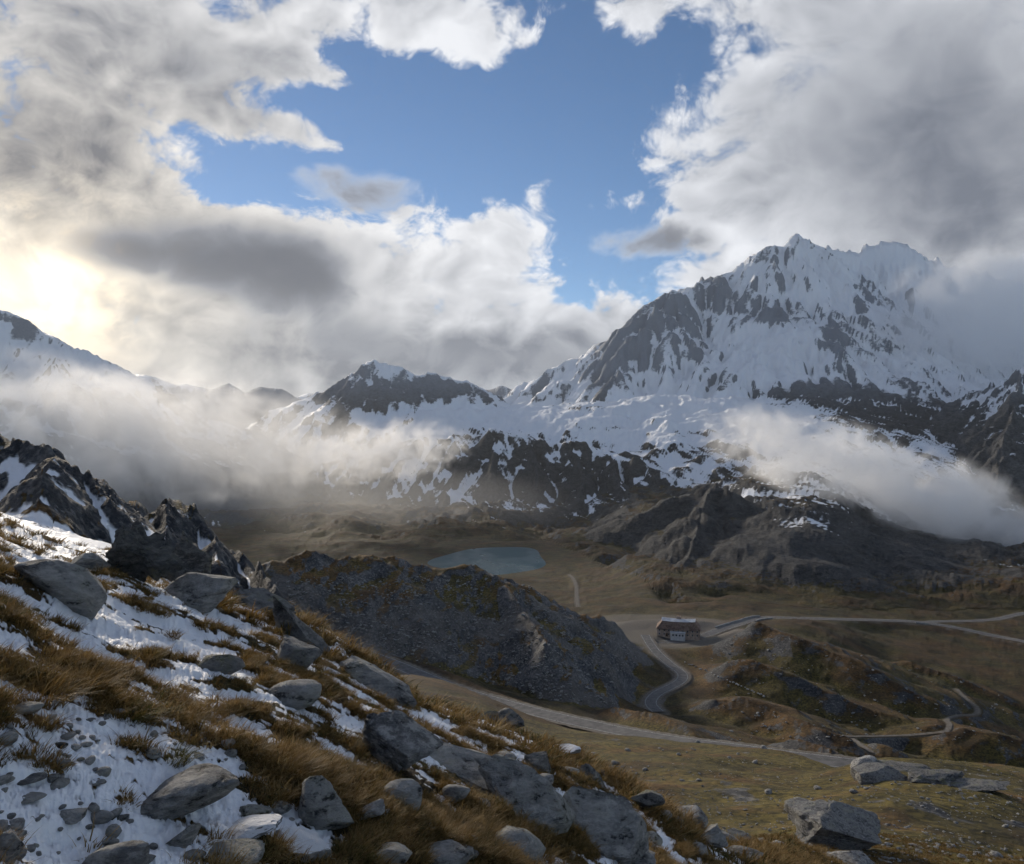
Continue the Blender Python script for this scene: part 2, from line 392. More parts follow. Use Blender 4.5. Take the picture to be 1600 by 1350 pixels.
# ridges: (region, slope in front, slope behind, flattening height, [surveyed points])
RIDGES = [
    # crags on the left
    ('crag', .75, .9, 14, [P(-420, 560, 120), P(-150, 640, 110), P(0, 668, 104), P(38, 692, 100), P(70, 688, 98), P(96, 702, 96), P(130, 742, 90), P(175, 800, 80)]),
    ('crag', .8, 1.0, 10, [P(96, 702, 96), P(70, 745, 76), P(60, 775, 66)]),
    ('crag', .6, .8, 14, [P(60, 690, 175), P(120, 728, 170), P(165, 755, 165), P(225, 800, 150)]),
    ('crag', .95, 1.1, 16, [P(190, 806, 118), P(232, 792, 120), P(252, 770, 121), P(265, 760, 121), P(283, 774, 120), P(310, 808, 116), P(340, 832, 110)]),
    ('crag', 1.9, 1.9, 16, [P(340, 832, 110), P(368, 858, 104), P(402, 893, 92), P(432, 930, 76)]),
    ('crag', .9, 1.1, 12, [P(265, 760, 121), P(258, 800, 104), P(262, 840, 90)]),
    ('crag', .9, 1.1, 12, [P(340, 832, 110), P(335, 865, 92), P(345, 900, 76)]),
    # rocky hill above the road
    ('knoll', .42, .7, 60, [P(425, 915, 380), P(440, 874, 395), P(480, 866, 405), P(520, 872, 415), P(560, 862, 430), P(600, 874, 440), P(650, 885, 452), P(700, 884, 470), P(735, 884, 478), P(780, 905, 470), P(812, 935, 455)]),
    ('knoll', .50, .6, 50, [P(735, 884, 478), P(800, 908, 505), P(850, 935, 520), P(905, 958, 525), P(955, 972, 555), P(985, 996, 555), P(1005, 1022, 540), P(1022, 1048, 525)]),
    ('knoll', .75, .8, 30, [P(780, 905, 470), P(808, 945, 435), P(835, 985, 400), P(860, 1020, 370)]),
    ('knoll', .7, .8, 30, [P(600, 874, 440), P(625, 925, 410), P(660, 965, 385)]),
    ('knoll', .8, .8, 26, [P(955, 972, 555), P(972, 1020, 515), P(990, 1062, 480)]),
    # hummocks of the pass on the right
    ('hummock', .45, .4, 22, [P(1100, 990, 575), P(1140, 976, 560), P(1180, 972, 545), P(1250, 994, 510), P(1330, 1032, 480), P(1430, 1085, 450)]),
    ('hummock', .45, .4, 22, [P(1150, 1031, 474), P(1175, 1030, 468), P(1230, 1050, 450), P(1330, 1092, 425), P(1420, 1125, 405)]),
    ('hummock', .45, .4, 18, [P(1120, 1096, 398), P(1160, 1088, 394), P(1210, 1102, 380), P(1290, 1142, 345), P(1360, 1165, 330)]),
    ('hummock', .5, .5, 10, [P(960, 1105, 330), P(1020, 1112, 310), P(1070, 1130, 290), P(1088, 1150, 275)]),
    ('hummock', .7, .6, 10, [P(1240, 1158, 265), P(1290, 1168, 250), P(1325, 1182, 240)]),
    ('hummock', .4, .4, 16, [P(1420, 1030, 560), P(1500, 1060, 530), P(1620, 1110, 500)]),
    ('hummock', .4, .4, 14, [P(1480, 1130, 380), P(1560, 1150, 370), P(1700, 1185, 360)]),
    # dark shoulder right of the lake
    ('shoulder', .55, .4, 160, [P(1030, 850, 1330), P(1070, 800, 1380), P(1110, 762, 1430), P(1150, 768, 1380), P(1210, 790, 1330), P(1300, 826, 1260), P(1400, 852, 1180), P(1500, 872, 1120), P(1620, 890, 1080)]),
    ('shoulder', .6, .6, 90, [P(1110, 762, 1430), P(1095, 815, 1230), P(1085, 860, 1090), P(1060, 905, 960)]),
    ('shoulder', .6, .6, 90, [P(1210, 790, 1330), P(1220, 850, 1100), P(1240, 905, 930)]),
    ('shoulder', .6, .6, 90, [P(1300, 826, 1260), P(1335, 880, 1040), P(1370, 930, 880)]),
    ('shoulder', .6, .6, 80, [P(1400, 852, 1180), P(1450, 893, 1010), P(1500, 937, 880)]),
    ('shoulder', .6, .6, 70, [P(1500, 872, 1120), P(1560, 910, 980), P(1630, 945, 880)]),
    ('shoulder', .35, .35, 50, [P(860, 872, 1330), P(915, 845, 1380), P(960, 838, 1400), P(1010, 850, 1380)]),
    # dark ribs under the snow terrace
    ('flank', .8, .25, 240, [P(600, 700, 2650), P(650, 688, 2520), P(700, 680, 2460), P(760, 672, 2420), P(830, 684, 2360), P(900, 694, 2300), P(960, 708, 2220), P(1010, 728, 2120), P(1060, 742, 2020), P(1120, 735, 2000), P(1200, 738, 1980)]),
    ('flank', 1.0, 1.0, 140, [P(700, 680, 2460), P(712, 730, 2280), P(690, 790, 2080)]),
    ('flank', 1.0, 1.0, 140, [P(760, 672, 2420), P(775, 725, 2240), P(770, 790, 2040)]),
    ('flank', 1.0, 1.0, 140, [P(830, 684, 2360), P(840, 735, 2180), P(835, 795, 1980)]),
    ('flank', 1.0, 1.0, 140, [P(900, 694, 2300), P(905, 742, 2120), P(895, 795, 1930)]),
    ('flank', 1.0, 1.0, 140, [P(960, 708, 2220), P(965, 752, 2050), P(960, 800, 1860)]),
    ('flank', 1.0, 1.0, 130, [P(1010, 728, 2120), P(1025, 765, 1950), P(1025, 805, 1780)]),
    # small peak
    ('small_peak', 1.0, .5, 400, [P(440, 690, 3250), P(480, 652, 3280), P(505, 635, 3300), P(530, 606, 3320), P(560, 576, 3340), P(592, 560, 3350), P(622, 569, 3360), P(660, 583, 3370), P(690, 587, 3370), P(720, 593, 3370), P(745, 606, 3360), P(778, 628, 3340), P(850, 642, 3330)]),
    ('small_peak', .9, .9, 200, [P(520, 625, 3300), P(545, 650, 3120), P(600, 680, 2900)]),
    # the great snow peak
    ('snow_peak', 1.0, .9, 900, [P(878, 628, 3700), P(905, 598, 3730), P(940, 556, 3780), P(985, 508, 3830), P(1020, 474, 3870), P(1046, 457, 3900), P(1075, 457, 3960), P(1100, 452, 4010), P(1118, 432, 4040), P(1132, 440, 4050), P(1160, 415, 4080), P(1183, 390, 4110), P(1196, 398, 4115), P(1206, 380, 4120), P(1220, 386, 4140), P(1240, 362, 4180), P(1262, 373, 4220), P(1300, 388, 4300), P(1330, 393, 4360), P(1370, 382, 4430), P(1410, 384, 4500), P(1470, 404, 4580), P(1560, 432, 4650), P(1750, 450, 4750)]),
    ('snow_peak', 1.0, 1.0, 420, [P(1046, 457, 3900), P(1060, 492, 3720), P(1085, 535, 3530), P(1120, 580, 3330), P(1142, 600, 3250)]),
    ('snow_peak', 1.0, 1.0, 420, [P(1046, 457, 3900), P(1010, 510, 3700), P(975, 560, 3520), P(950, 600, 3380)]),
    ('snow_peak', .8, .8, 300, [P(1118, 432, 4040), P(1150, 465, 3880), P(1185, 500, 3720)]),
    ('snow_peak', .75, .75, 300, [P(1206, 380, 4120), P(1228, 430, 3960), P(1255, 470, 3820), P(1268, 492, 3750)]),
    ('snow_peak', .9, .9, 200, [P(1350, 430, 4300), P(1348, 460, 4180), P(1345, 480, 4100)]),
    ('snow_peak', .8, .8, 160, [P(1375, 458, 4080), P(1400, 450, 4080), P(1422, 478, 4000), P(1395, 500, 3920)]),
    ('snow_peak', 1.0, 1.0, 110, [P(1290, 505, 3760), P(1300, 498, 3740), P(1312, 510, 3720), P(1305, 540, 3640)]),
    ('snow_peak', .85, .6, 260, [P(1480, 470, 4050), P(1420, 506, 3850), P(1365, 530, 3650), P(1320, 550, 3480), P(1270, 562, 3340), P(1225, 592, 3180), P(1180, 622, 3020)]),
    ('snow_peak', .85, .85, 200, [P(1320, 550, 3480), P(1345, 585, 3250), P(1370, 625, 3020), P(1380, 660, 2820)]),
    ('snow_peak', .85, .85, 200, [P(1270, 562, 3340), P(1290, 600, 3120), P(1300, 640, 2900)]),
    ('snow_peak', .85, .85, 200, [P(1420, 506, 3850), P(1430, 570, 3500), P(1450, 625, 3150), P(1455, 665, 2900)]),
    # dark ridge at the right edge
    ('right_ridge', .7, .6, 400, [P(2000, 480, 2500), P(1750, 530, 2480), P(1650, 560, 2470), P(1600, 585, 2460), P(1560, 606, 2500), P(1520, 630, 2560), P(1485, 652, 2620), P(1440, 672, 2700)]),
    ('right_ridge', .7, .7, 220, [P(1600, 585, 2460), P(1585, 650, 2240), P(1560, 720, 2000), P(1545, 790, 1800)]),
    ('right_ridge', .7, .7, 220, [P(1750, 530, 2480), P(1690, 660, 2160), P(1640, 760, 1900)]),
    # mountain on the left
    ('left_mountain', .8, .6, 500, [P(-700, 200, 2900), P(-300, 380, 2700), P(-100, 455, 2600), P(0, 488, 2540), P(60, 518, 2500), P(105, 530, 2470), P(140, 552, 2440), P(170, 578, 2420), P(205, 612, 2400), P(260, 655, 2380), P(320, 710, 2350)]),
    ('left_mountain', .8, .8, 260, [P(105, 530, 2470), P(80, 590, 2250), P(60, 650, 2050)]),
    # far ranges
    ('far_range', .5, .5, 900, [P(60, 560, 6800), P(170, 580, 6800), P(230, 586, 6900), P(290, 598, 7000), P(322, 606, 7000), P(355, 600, 6900), P(375, 612, 6900), P(405, 605, 6800), P(435, 608, 6800), P(460, 626, 6700), P(520, 636, 6600), P(620, 640, 6600)]),
    ('far_range', .5, .5, 900, [P(440, 622, 8200), P(475, 609, 8200), P(505, 612, 8200), P(560, 630, 8200)]),
    ('far_range', .7, .5, 900, [P(740, 628, 6200), P(765, 606, 6200), P(785, 599, 6200), P(803, 606, 6200), P(820, 624, 6150), P(850, 606, 6000), P(880, 590, 5900), P(912, 584, 5800), P(980, 580, 5600)]),
]
REGIONS = ['hillside', 'meadow', 'valley', 'crag', 'knoll', 'hummock', 'shoulder', 'flank', 'small_peak', 'snow_peak', 'right_ridge', 'left_mountain', 'far_range', 'mountain_base']
RID = {n: i for i, n in enumerate(REGIONS)}

def ridge_height(X, Y, pts, sf, sb, Hf, quad=0.0):
    best = np.full(X.shape, -1e9)
    p = np.array(pts)
    for a, b in zip(p[:-1], p[1:]):
        ex, ey = b[0] - a[0], b[1] - a[1]
        L2 = ex * ex + ey * ey + 1e-9
        t = np.clip(((X - a[0]) * ex + (Y - a[1]) * ey) / L2, 0, 1)
        dx = X - (a[0] + t * ex); dy = Y - (a[1] + t * ey)
        d = np.sqrt(dx * dx + dy * dy)
        s = sf + (sb - sf) * sstep(dy / (d + 1e-6), -0.3, 0.3)
        z = a[2] + t * (b[2] - a[2]) - 0.3 * Hf * (1 - np.exp(-s * d / Hf)) - 0.7 * s * d - quad * d * d
        best = np.maximum(best, z)
    return best

def macro(u_cols, Yr):
    """large-scale height and the region that owns each spot"""
    Hm = base_height(u_cols, Yr)
    Yg = np.repeat(Yr[:, None], len(u_cols), 1)
    Xg = Yg * u_cols[None, :]
    # broad warp so that no ridge runs straight
    lam = np.clip(Yg * 0.12, 4, 420)
    wx = Xg + 0.10 * lam * pn(Xg / 330.0, Yg / 330.0, 3) * (Yg > 700)
    wy = Yg + 0.10 * lam * pn(Xg / 330.0, Yg / 330.0, 5) * (Yg > 700)
    reg = np.full(Hm.shape, RID['hillside'], np.int8)
    e_near = np.interp(u_cols, LU, LY[:, 4] * 1.05)
    foot = np.interp(u_cols, LU, [1700, 1700, 1700, 1700, 1500, 1500, 790, 790, 820, 830, 830])
    reg[Yg > e_near[None, :]] = RID['meadow']
    crest = np.interp(u_cols, LU, [110, 110, 110, 60, 100, 240, 225, 200, 135, 145, 145])
    reg[Yg > crest[None, :]] = RID['valley']
    reg[Yg > foot[None, :]] = RID['mountain_base']
    Ymin, Ymax = Yr[0], Yr[-1]
    for name, sf, sb, Hf, pts in RIDGES:
        ys = [q[1] for q in pts]
        zmin = -30.0 if name == 'crag' else -250.0
        pad = (max(q[2] for q in pts) - zmin) / (0.7 * min(sf, sb)) + 10
        i0 = np.searchsorted(Yr, min(ys) - pad); i1 = np.searchsorted(Yr, max(ys) + pad)
        if i1 <= i0: continue
        us = [q[0] / q[1] for q in pts]
        pu = pad / max(min(ys) - pad, 30.0) + 0.05
        j0 = np.searchsorted(u_cols, min(us) - pu); j1 = np.searchsorted(u_cols, max(us) + pu)
        if j1 <= j0: continue
        z = ridge_height(wx[i0:i1, j0:j1], wy[i0:i1, j0:j1], pts, sf, sb, Hf, {'crag': 0.02, 'knoll': 0.0022}.get(name, 0.0))
        cur = Hm[i0:i1, j0:j1]
        win = z > cur
        reg[i0:i1, j0:j1][win] = RID[name]
        Hm[i0:i1, j0:j1] = np.maximum(cur, z)
    return Xg, Yg, Hm, reg

def grid_gradient(Hm, u_cols, Yr):
    gY, gu = np.gradient(Hm, Yr, u_cols)
    Yc = Yr[:, None]
    gx = gu / Yc
    gy = gY - u_cols[None, :] / Yc * gu
    return gx, gy

def box_blur(a, r, axis):
    if r < 1: return a
    p = [(0, 0)] * a.ndim; p[axis] = (r + 1, r)
    c = np.cumsum(np.pad(a, p, mode='edge'), axis=axis)
    n = a.shape[axis]
    hi = np.take(c, np.arange(2 * r + 1, 2 * r + 1 + n), axis=axis)
    lo = np.take(c, np.arange(0, n), axis=axis)
    return (hi - lo) / (2 * r + 1)

def gully(x, y, dx, dy, lam, seed):
    """run-off furrows: waves laid across the fall line (dx,dy is the level direction)"""
    px = x / lam; py = y / lam
    ix = np.floor(px); iy = np.floor(py)
    fx = (px - ix).astype(np.float32); fy = (py - iy).astype(np.float32)
    ixi = (ix.astype(np.int64) & 255).astype(np.int32); iyi = (iy.astype(np.int64) & 255).astype(np.int32)
    va = np.zeros(x.shape, np.float32); wt = np.zeros(x.shape, np.float32)
    for i in (-1, 0, 1):
        for j in (-1, 0, 1):
            h = _PERM[(_PERM[(ixi + i + seed) & 255] + iyi + j) & 511]
            qx = fx - i - (h % 16) / 16.0 * 0.8 - 0.1
            qy = fy - j - (h // 16) / 16.0 * 0.8 - 0.1
            w = np.exp(-2.6 * (qx * qx + qy * qy))
            va += w * np.cos((qx * dx + qy * dy) * 6.2832)
            wt += w
    return va / (wt + 1e-4)

# ---- rows and columns of the terrain sheets, finer near the viewpoint
NC_IN = 960
NR = 1090
UC = np.concatenate([np.linspace(-1.12, -0.665, 50, endpoint=False), np.linspace(-0.665, 0.665, NC_IN), np.linspace(0.665, 1.12, 51)[1:]])

def choose_rows():
    uu = np.linspace(-0.65, 0.65, 90)
    yy = np.exp(np.linspace(math.log(1.6), math.log(9500), 1400))
    _, _, hh, _ = macro(uu, yy)
    v = hh / yy[:, None]
    dv = np.gradient(v, axis=0)
    vis = v >= np.maximum.accumulate(v, axis=0) - 0.012
    w = (np.clip(dv, 0, None) * vis)
    w = 0.5 * w.mean(1) + 0.5 * np.sort(w, 1)[:, -18:].mean(1)
    w = np.convolve(w, np.ones(25) / 25, 'same')
    w = w / w.sum() + 0.28 / len(w)
    c = np.cumsum(w); c = (c - c[0]) / (c[-1] - c[0])
    return np.exp(np.interp(np.linspace(0, 1, NR), c, np.log(yy)))

YR = choose_rows()
XG, YG, HM, REG = macro(UC, YR)
# ---- lake basin
LAKE_Z = -204.0
def lake_field(X, Y):
    """<1 inside the lake"""
    cx, cy = -32.0, 1262.0
    dx = X - cx; dy = Y - cy
    a = 0.10
    rx = (dx * math.cos(a) - dy * math.sin(a)) / 96.0
    ry = (dx * math.sin(a) + dy * math.cos(a)) / 148.0
    ang = np.arctan2(ry, rx)
    return np.sqrt(rx * rx + ry * ry) * (1 + 0.07 * np.sin(3 * ang + 1.0) + 0.05 * np.sin(5 * ang))
lf = lake_field(XG, YG)
near_l = sstep(lf, 1.9, 1.0)
HM = HM * (1 - near_l) + (LAKE_Z + 0.4 + np.clip(lf - 1, 0, 1) * 7.0) * near_l
HM = np.where(lf < 1.0, LAKE_Z + 0.4 - 5.0 * np.clip(1 - lf, 0, 1), HM)

# ---- relief: ridged rock, soft ground, furrows, by region
#               ridged amp, lam, oct | fbm amp, lam, oct | furrow amp, lam
RELIEF = {
    'hillside':      (0, 10, 1, .55, 9.0, 3, 0, 100),
    'meadow':        (.0, 20, 4, 2.0, 24, 8, 0, 100),
    'valley':        (2.5, 55, 6, 3.2, 95, 7, 0, 100),
    'crag':          (3.3, 13, 6, 1.2, 20, 6, 0, 30),
    'knoll':         (10.0, 58, 7, 4.0, 50, 6, 0, 60),
    'hummock':       (3.8, 70, 6, 3.0, 70, 6, 0, 60),
    'shoulder':      (15, 220, 7, 12, 200, 6, 20, 120),
    'flank':         (26, 230, 7, 10, 160, 6, 22, 120),
    'small_peak':    (34, 260, 7, 12, 260, 6, 14, 120),
    'snow_peak':     (54, 380, 7, 22, 380, 7, 34, 170),
    'right_ridge':   (60, 260, 7, 18, 220, 6, 22, 150),
    'left_mountain': (36, 300, 7, 20, 300, 6, 12, 160),
    'far_range':     (40, 600, 5, 30, 600, 5, 0, 200),
    'mountain_base': (14, 220, 7, 14, 240, 7, 8, 130),
}
def region_field(k, r=5):
    f = np.array([RELIEF[n][k] for n in REGIONS], np.float64)[REG]
    for _ in range(2):
        f = box_blur(box_blur(f, r, 0), r, 1)
    return f
A_RID = region_field(0); A_FBM = region_field(3); A_GUL = region_field(6)
DET = np.zeros_like(HM)
_seed = 0
for n in REGIONS:
    _seed += 11
    sel = box_blur(box_blur((REG == RID[n]).astype(float), 10, 0), 10, 1)
    rows = np.where(sel.max(1) > 0.001)[0]
    if not len(rows): continue
    r0, r1 = rows[0], rows[-1] + 1
    w = sel[r0:r1]
    msk = w > 0.001
    x = XG[r0:r1][msk]; y = YG[r0:r1][msk]
    ra, rl, ro, fa, fl, fo, ga, gl = RELIEF[n]
    d = np.zeros(x.shape)
    lw = rl * 0.28
    xw = x + lw * pn(x / rl / 1.3, y / rl / 1.3, _seed + 7); yw = y + lw * pn(x / rl / 1.3, y / rl / 1.3, _seed + 8)
    if ra:
        a1 = fbm(xw, yw, rl, ro, 0.54, _seed, True)
        d += ra * (a1 - 0.55)
    if fa:
        d += fa * fbm(x, y, fl, fo, 0.48, _seed + 3)
    if n in ('valley', 'mountain_base'):
        d *= 1 + np.clip((y - 700) / 700, 0, 1.4)
    DET[r0:r1][msk] += d * w[msk]
HF = HM + DET * (1 - near_l)
# furrows follow the fall line of the relief so far
g1, g2 = grid_gradient(box_blur(box_blur(HF, 6, 0), 6, 1), UC, YR)
far = np.where(YR > 850)[0]
f0 = far[0]
gx = g1[f0:]; gy = g2[f0:]
sl = np.sqrt(gx * gx + gy * gy) + 1e-6
lx = (-gy / sl).astype(np.float32); ly = (gx / sl).astype(np.float32)
X_, Y_ = XG[f0:], YG[f0:]
gsum = np.zeros(X_.shape)
for k, lam in enumerate((150.0, 76.0, 37.0)):
    gsum += gully(X_, Y_, lx, ly, lam, 31 * (k + 1)) * (0.55 ** k)
GUL = np.zeros_like(HF)
GUL[f0:] = gsum
HF = HF + GUL * A_GUL * 0.7 * np.clip(np.sqrt(g1 * g1 + g2 * g2) / 0.5, 0, 1.2)
del X_, Y_, gx, gy, sl, lx, ly
# ledges of the bedded rock: risers and treads that dip gently
def ledges(mask, amp, lam, dip, seed):
    z = HF + dip * XG + 0.5 * lam * pn(XG / (lam * 5), YG / (lam * 5), seed)
    k = pn(z / lam, XG / (lam * 9) + YG / (lam * 13), seed + 1) + .5 * pn(z / lam * 2.3, XG / (lam * 5) - YG / (lam * 6), seed + 2)
    return mask * amp * k
_mt = np.isin(REG, [RID[n] for n in ('shoulder', 'flank', 'small_peak', 'snow_peak', 'right_ridge', 'left_mountain', 'mountain_base')]).astype(float)
_mt = box_blur(box_blur(_mt, 4, 0), 4, 1)
_kn = box_blur(box_blur(np.isin(REG, [RID['knoll'], RID['hummock']]).astype(float), 4, 0), 4, 1)
_cg = box_blur(box_blur((REG == RID['crag']).astype(float), 4, 0), 4, 1)
HF = HF + ledges(_mt, 9.0, 44.0, .22, 71) + ledges(_mt, 3.2, 15.0, .22, 75) + ledges(_kn, 1.3, 7.5, -.25, 81) + ledges(_cg, .7, 2.4, .3, 87)

# ---- hillside: tussocks and snow lying in the hollows between them
near_n = int(np.searchsorted(YR, 70.0))
xn, yn = XG[:near_n], YG[:near_n]
fall = np.array([0.5, 0.28]); fall = fall / np.linalg.norm(fall)
al = xn * fall[0] + yn * fall[1]; ac = -xn * fall[1] + yn * fall[0]
hum = fbm(al * 0.62, ac, 0.36, 6, 0.70, 201)                 # drawn out down the slope
hum2 = fbm(al * 0.75, ac, 1.5, 3, 0.5, 221)
un = UC[None, :]
cover = 0.08 + .07 * sstep(yn, 4.5, 7.0) - 0.20 * sstep(un, -0.45, -0.04) - 0.08 * sstep(un, -0.05, 0.35)
cover = cover + 0.07 * sstep(yn, 6.5, 3.2) * sstep(un, -0.22, -0.5) - 0.5 * sstep(yn, 30, 60) * sstep(un, -0.4, -0.2)
cover = cover - 0.9 * sstep(yn, 17, 30) * sstep(un, 0.2, 0.34) - .5 * sstep(yn, 26, 55) * sstep(un, -.3, 0.)
_px = 800 + FX * UC[None, :] + 0 * xn; _py = 675 - FX * HF[:near_n] / yn
for (x, y, rx, ry, w) in [(90, 1055, 150, 40, -.26), (330, 1128, 120, 26, -.08), (470, 1190, 90, 34, -.24), (720, 1290, 150, 50, -.40), (560, 1320, 60, 40, -.25),
                          (60, 1230, 130, 60, -.04), (130, 960, 180, 50, .0), (330, 1195, 130, 24, .22), (420, 1120, 90, 30, .12), (300, 960, 130, 40, .10), (760, 1130, 120, 40, .10), (1150, 1330, 160, 30, .16), (230, 1310, 160, 40, -.18)]:
    cover = cover + w * np.exp(-((_px - x) / rx) ** 2 - ((_py - y) / ry) ** 2)
SNOW_N = cover - hum * 1.35 - hum2 * 0.50
w_hill = np.clip(box_blur(box_blur((REG[:near_n] <= RID['meadow']).astype(float), 4, 0), 4, 1), 0, 1)
HF[:near_n] += w_hill * sstep(yn, 70, 40) * (0.15 * hum + 0.22 * hum2 + 0.035 * sstep(SNOW_N, -0.02, 0.14))

# ---- sight helper on the finished relief
def hit(x, y, lo=1.7, hi=9000.0, field=None):
    """the surveyed spot of ground on a bearing and sight line"""
    Hq = HF if field is None else field
    u = (x - 800) / FX; v = (675 - y) / FX
    j = np.clip(np.searchsorted(UC, u) - 1, 0, len(UC) - 2)
    t = (u - UC[j]) / (UC[j + 1] - UC[j])
    col = Hq[:, j] * (1 - t) + Hq[:, j + 1] * t
    d = col - v * YR
    i0 = max(int(np.searchsorted(YR, lo)), 1); i1 = int(np.searchsorted(YR, hi))
    k = np.where((d[i0:i1] >= 0) & (d[i0 - 1:i1 - 1] < 0))[0]
    if len(k) == 0:
        k0 = i0 + int(np.argmax((col / YR)[i0:i1]))
        return Vector((u * YR[k0], YR[k0], col[k0]))
    k0 = i0 + k[0]
    s = d[k0] / (d[k0] - d[k0 - 1] + 1e-9)
    Y = YR[k0] * (1 - s) + YR[k0 - 1] * s
    return Vector((u * Y, Y, v * Y))

def ground_z(X, Y, field=None):
    Hq = HF if field is None else field
    u = X / Y
    j = int(np.clip(np.searchsorted(UC, u) - 1, 0, len(UC) - 2)); i = int(np.clip(np.searchsorted(YR, Y) - 1, 0, len(YR) - 2))
    t = (u - UC[j]) / (UC[j + 1] - UC[j]); s = (Y - YR[i]) / (YR[i + 1] - YR[i])
    return float((Hq[i, j] * (1 - t) + Hq[i, j + 1] * t) * (1 - s) + (Hq[i + 1, j] * (1 - t) + Hq[i + 1, j + 1] * t) * s)

# ---- roads: routes picked on the ground, then benched into the slope
ROADS = [
    # name, label, width, [(bearing, sight line)], distance window
    ('road', 'grey asphalt pass road running below the rocky hill', 8.0, [(560, 1016, 348), (600, 1031, 340), (640, 1047, 330), (680, 1064, 320), (720, 1080, 310), (780, 1097, 296), (850, 1116, 280), (930, 1134, 264), (1000, 1148, 250), (1080, 1161, 236), (1160, 1171, 226), (1230, 1181, 217), (1300, 1190, 210), (1370, 1199, 205), (1450, 1208, 201), (1560, 1222, 196)], 190, 345),
    ('road', 'narrow winding asphalt road descending from the hospice in a double bend', 7.0, [(1008, 992, 590), (1014, 1003, 568), (1026, 1019, 540), (1046, 1037, 515), (1060, 1047, 500), (1067, 1056, 485), (1062, 1065, 470), (1046, 1074, 456), (1028, 1083, 444), (1018, 1093, 432), (1018, 1102, 420), (1028, 1112, 408)], 380, 640),
    ('road', 'pale pass road crossing the far side of the valley', 8.5, [(1014, 1001), (1045, 1003), (1090, 996), (1130, 982), (1160, 973), (1192, 965), (1250, 966), (1330, 968), (1400, 970), (1445, 973), (1500, 982), (1560, 995), (1610, 1004), (1700, 1024)], 520, 860),
    ('road', 'side road branching off under the dark mountain foot', 6.0, [(1430, 973), (1470, 971), (1520, 970), (1560, 967), (1590, 960), (1640, 952)], 560, 900),
    ('path', 'thin gravel track curling up the right hand valley slope', 2.3, [(1320, 1150), (1400, 1150), (1450, 1146), (1478, 1142), (1484, 1132), (1480, 1124), (1496, 1118), (1524, 1116), (1526, 1106), (1508, 1090), (1494, 1076)], 330, 620),
    ('path', 'short gravel track behind the boulders on the right', 2.4, [(1328, 1152), (1345, 1163), (1362, 1176)], 200, 620),
    ('path', 'pale gravel path leading down to the lake', 3.6, [(903, 948), (901, 930), (900, 914), (895, 903), (889, 898)], 600, 1200),
]
ROAD_PATHS = []
base_for_roads = box_blur(box_blur(HF, 5, 0), 5, 1)
def catmull(pts, n):
    out = []
    P_ = [pts[0]] + list(pts) + [pts[-1]]
    for i in range(1, len(P_) - 2):
        a, b, c, d = P_[i - 1], P_[i], P_[i + 1], P_[i + 2]
        for k in range(n):
            t = k / n
            out.append(0.5 * ((2 * b) + (c - a) * t + (2 * a - 5 * b + 4 * c - d) * t * t + (3 * b - a - 3 * c + d) * t ** 3))
    out.append(pts[-1].copy())
    return out
for name, label, width, pts, lo, hi in ROADS:
    w3 = []
    given = len(pts[0]) == 3
    for pt in pts:
        w3.append(Vector(P(*pt)) if given else hit(pt[0], pt[1], lo, hi, base_for_roads))
    # a road keeps an even grade: smooth the distances it runs at
    for _ in range(0 if given else 3 if name == 'road' else 1):
        ys = [q.y for q in w3]
        for i in range(1, len(w3) - 1):
            yy = 0.25 * ys[i - 1] + 0.5 * ys[i] + 0.25 * ys[i + 1]
            s = yy / w3[i].y
            w3[i] = Vector((w3[i].x * s, yy, w3[i].z * s))
    sm = catmull(w3, 14)
    z = np.array([q.z for q in sm])
    for _ in range(10):
        z[1:-1] = 0.25 * z[:-2] + 0.5 * z[1:-1] + 0.25 * z[2:]
    for q, zz in zip(sm, z): q.z = zz
    ROAD_PATHS.append((name, label, width, sm))
ROADMASK = np.zeros_like(HF)
for name, label, width, sm in ROAD_PATHS:
    for a, b in zip(sm[:-1], sm[1:]):
        pad = width * 4.2
        i0 = np.searchsorted(YR, min(a.y, b.y) - pad); i1 = np.searchsorted(YR, max(a.y, b.y) + pad)
        um = [a.x / a.y, b.x / b.y]
        pu = pad / a.y
        j0 = np.searchsorted(UC, min(um) - pu); j1 = np.searchsorted(UC, max(um) + pu)
        if i1 <= i0 or j1 <= j0: continue
        xs, ys = XG[i0:i1, j0:j1], YG[i0:i1, j0:j1]
        ex, ey = b.x - a.x, b.y - a.y
        t = np.clip(((xs - a.x) * ex + (ys - a.y) * ey) / (ex * ex + ey * ey + 1e-9), 0, 1)
        d = np.hypot(xs - a.x - t * ex, ys - a.y - t * ey)
        w = sstep(d, width * (4.0 if width == 7.0 else 2.6), width * 0.62)
        tgt = a.z + t * (b.z - a.z) - 0.35
        old = ROADMASK[i0:i1, j0:j1]
        upd = w > old
        h = HF[i0:i1, j0:j1]
        f = np.where(upd, (w - old) / (1 - old + 1e-6), 0)
        HF[i0:i1, j0:j1] = h + (tgt - h) * f
        ROADMASK[i0:i1, j0:j1] = np.maximum(old, w)

# ---- level yard for the hospice
HOSP = hit(1063, 994, 480, 760, base_for_roads)
dyard = np.hypot((XG - HOSP.x) / 62.0, (YG - HOSP.y - 14) / 52.0)
wy_ = sstep(dyard, 1.25, 0.75) * (1 - ROADMASK)
HF = HF + (HOSP.z - HF) * wy_
YARD = np.maximum(sstep(dyard, 1.05, 0.85), sstep(np.hypot((XG - HOSP.x + 30) / 95.0, (YG - HOSP.y - 75) / 70.0), 1.0, 0.8) * 0.75)

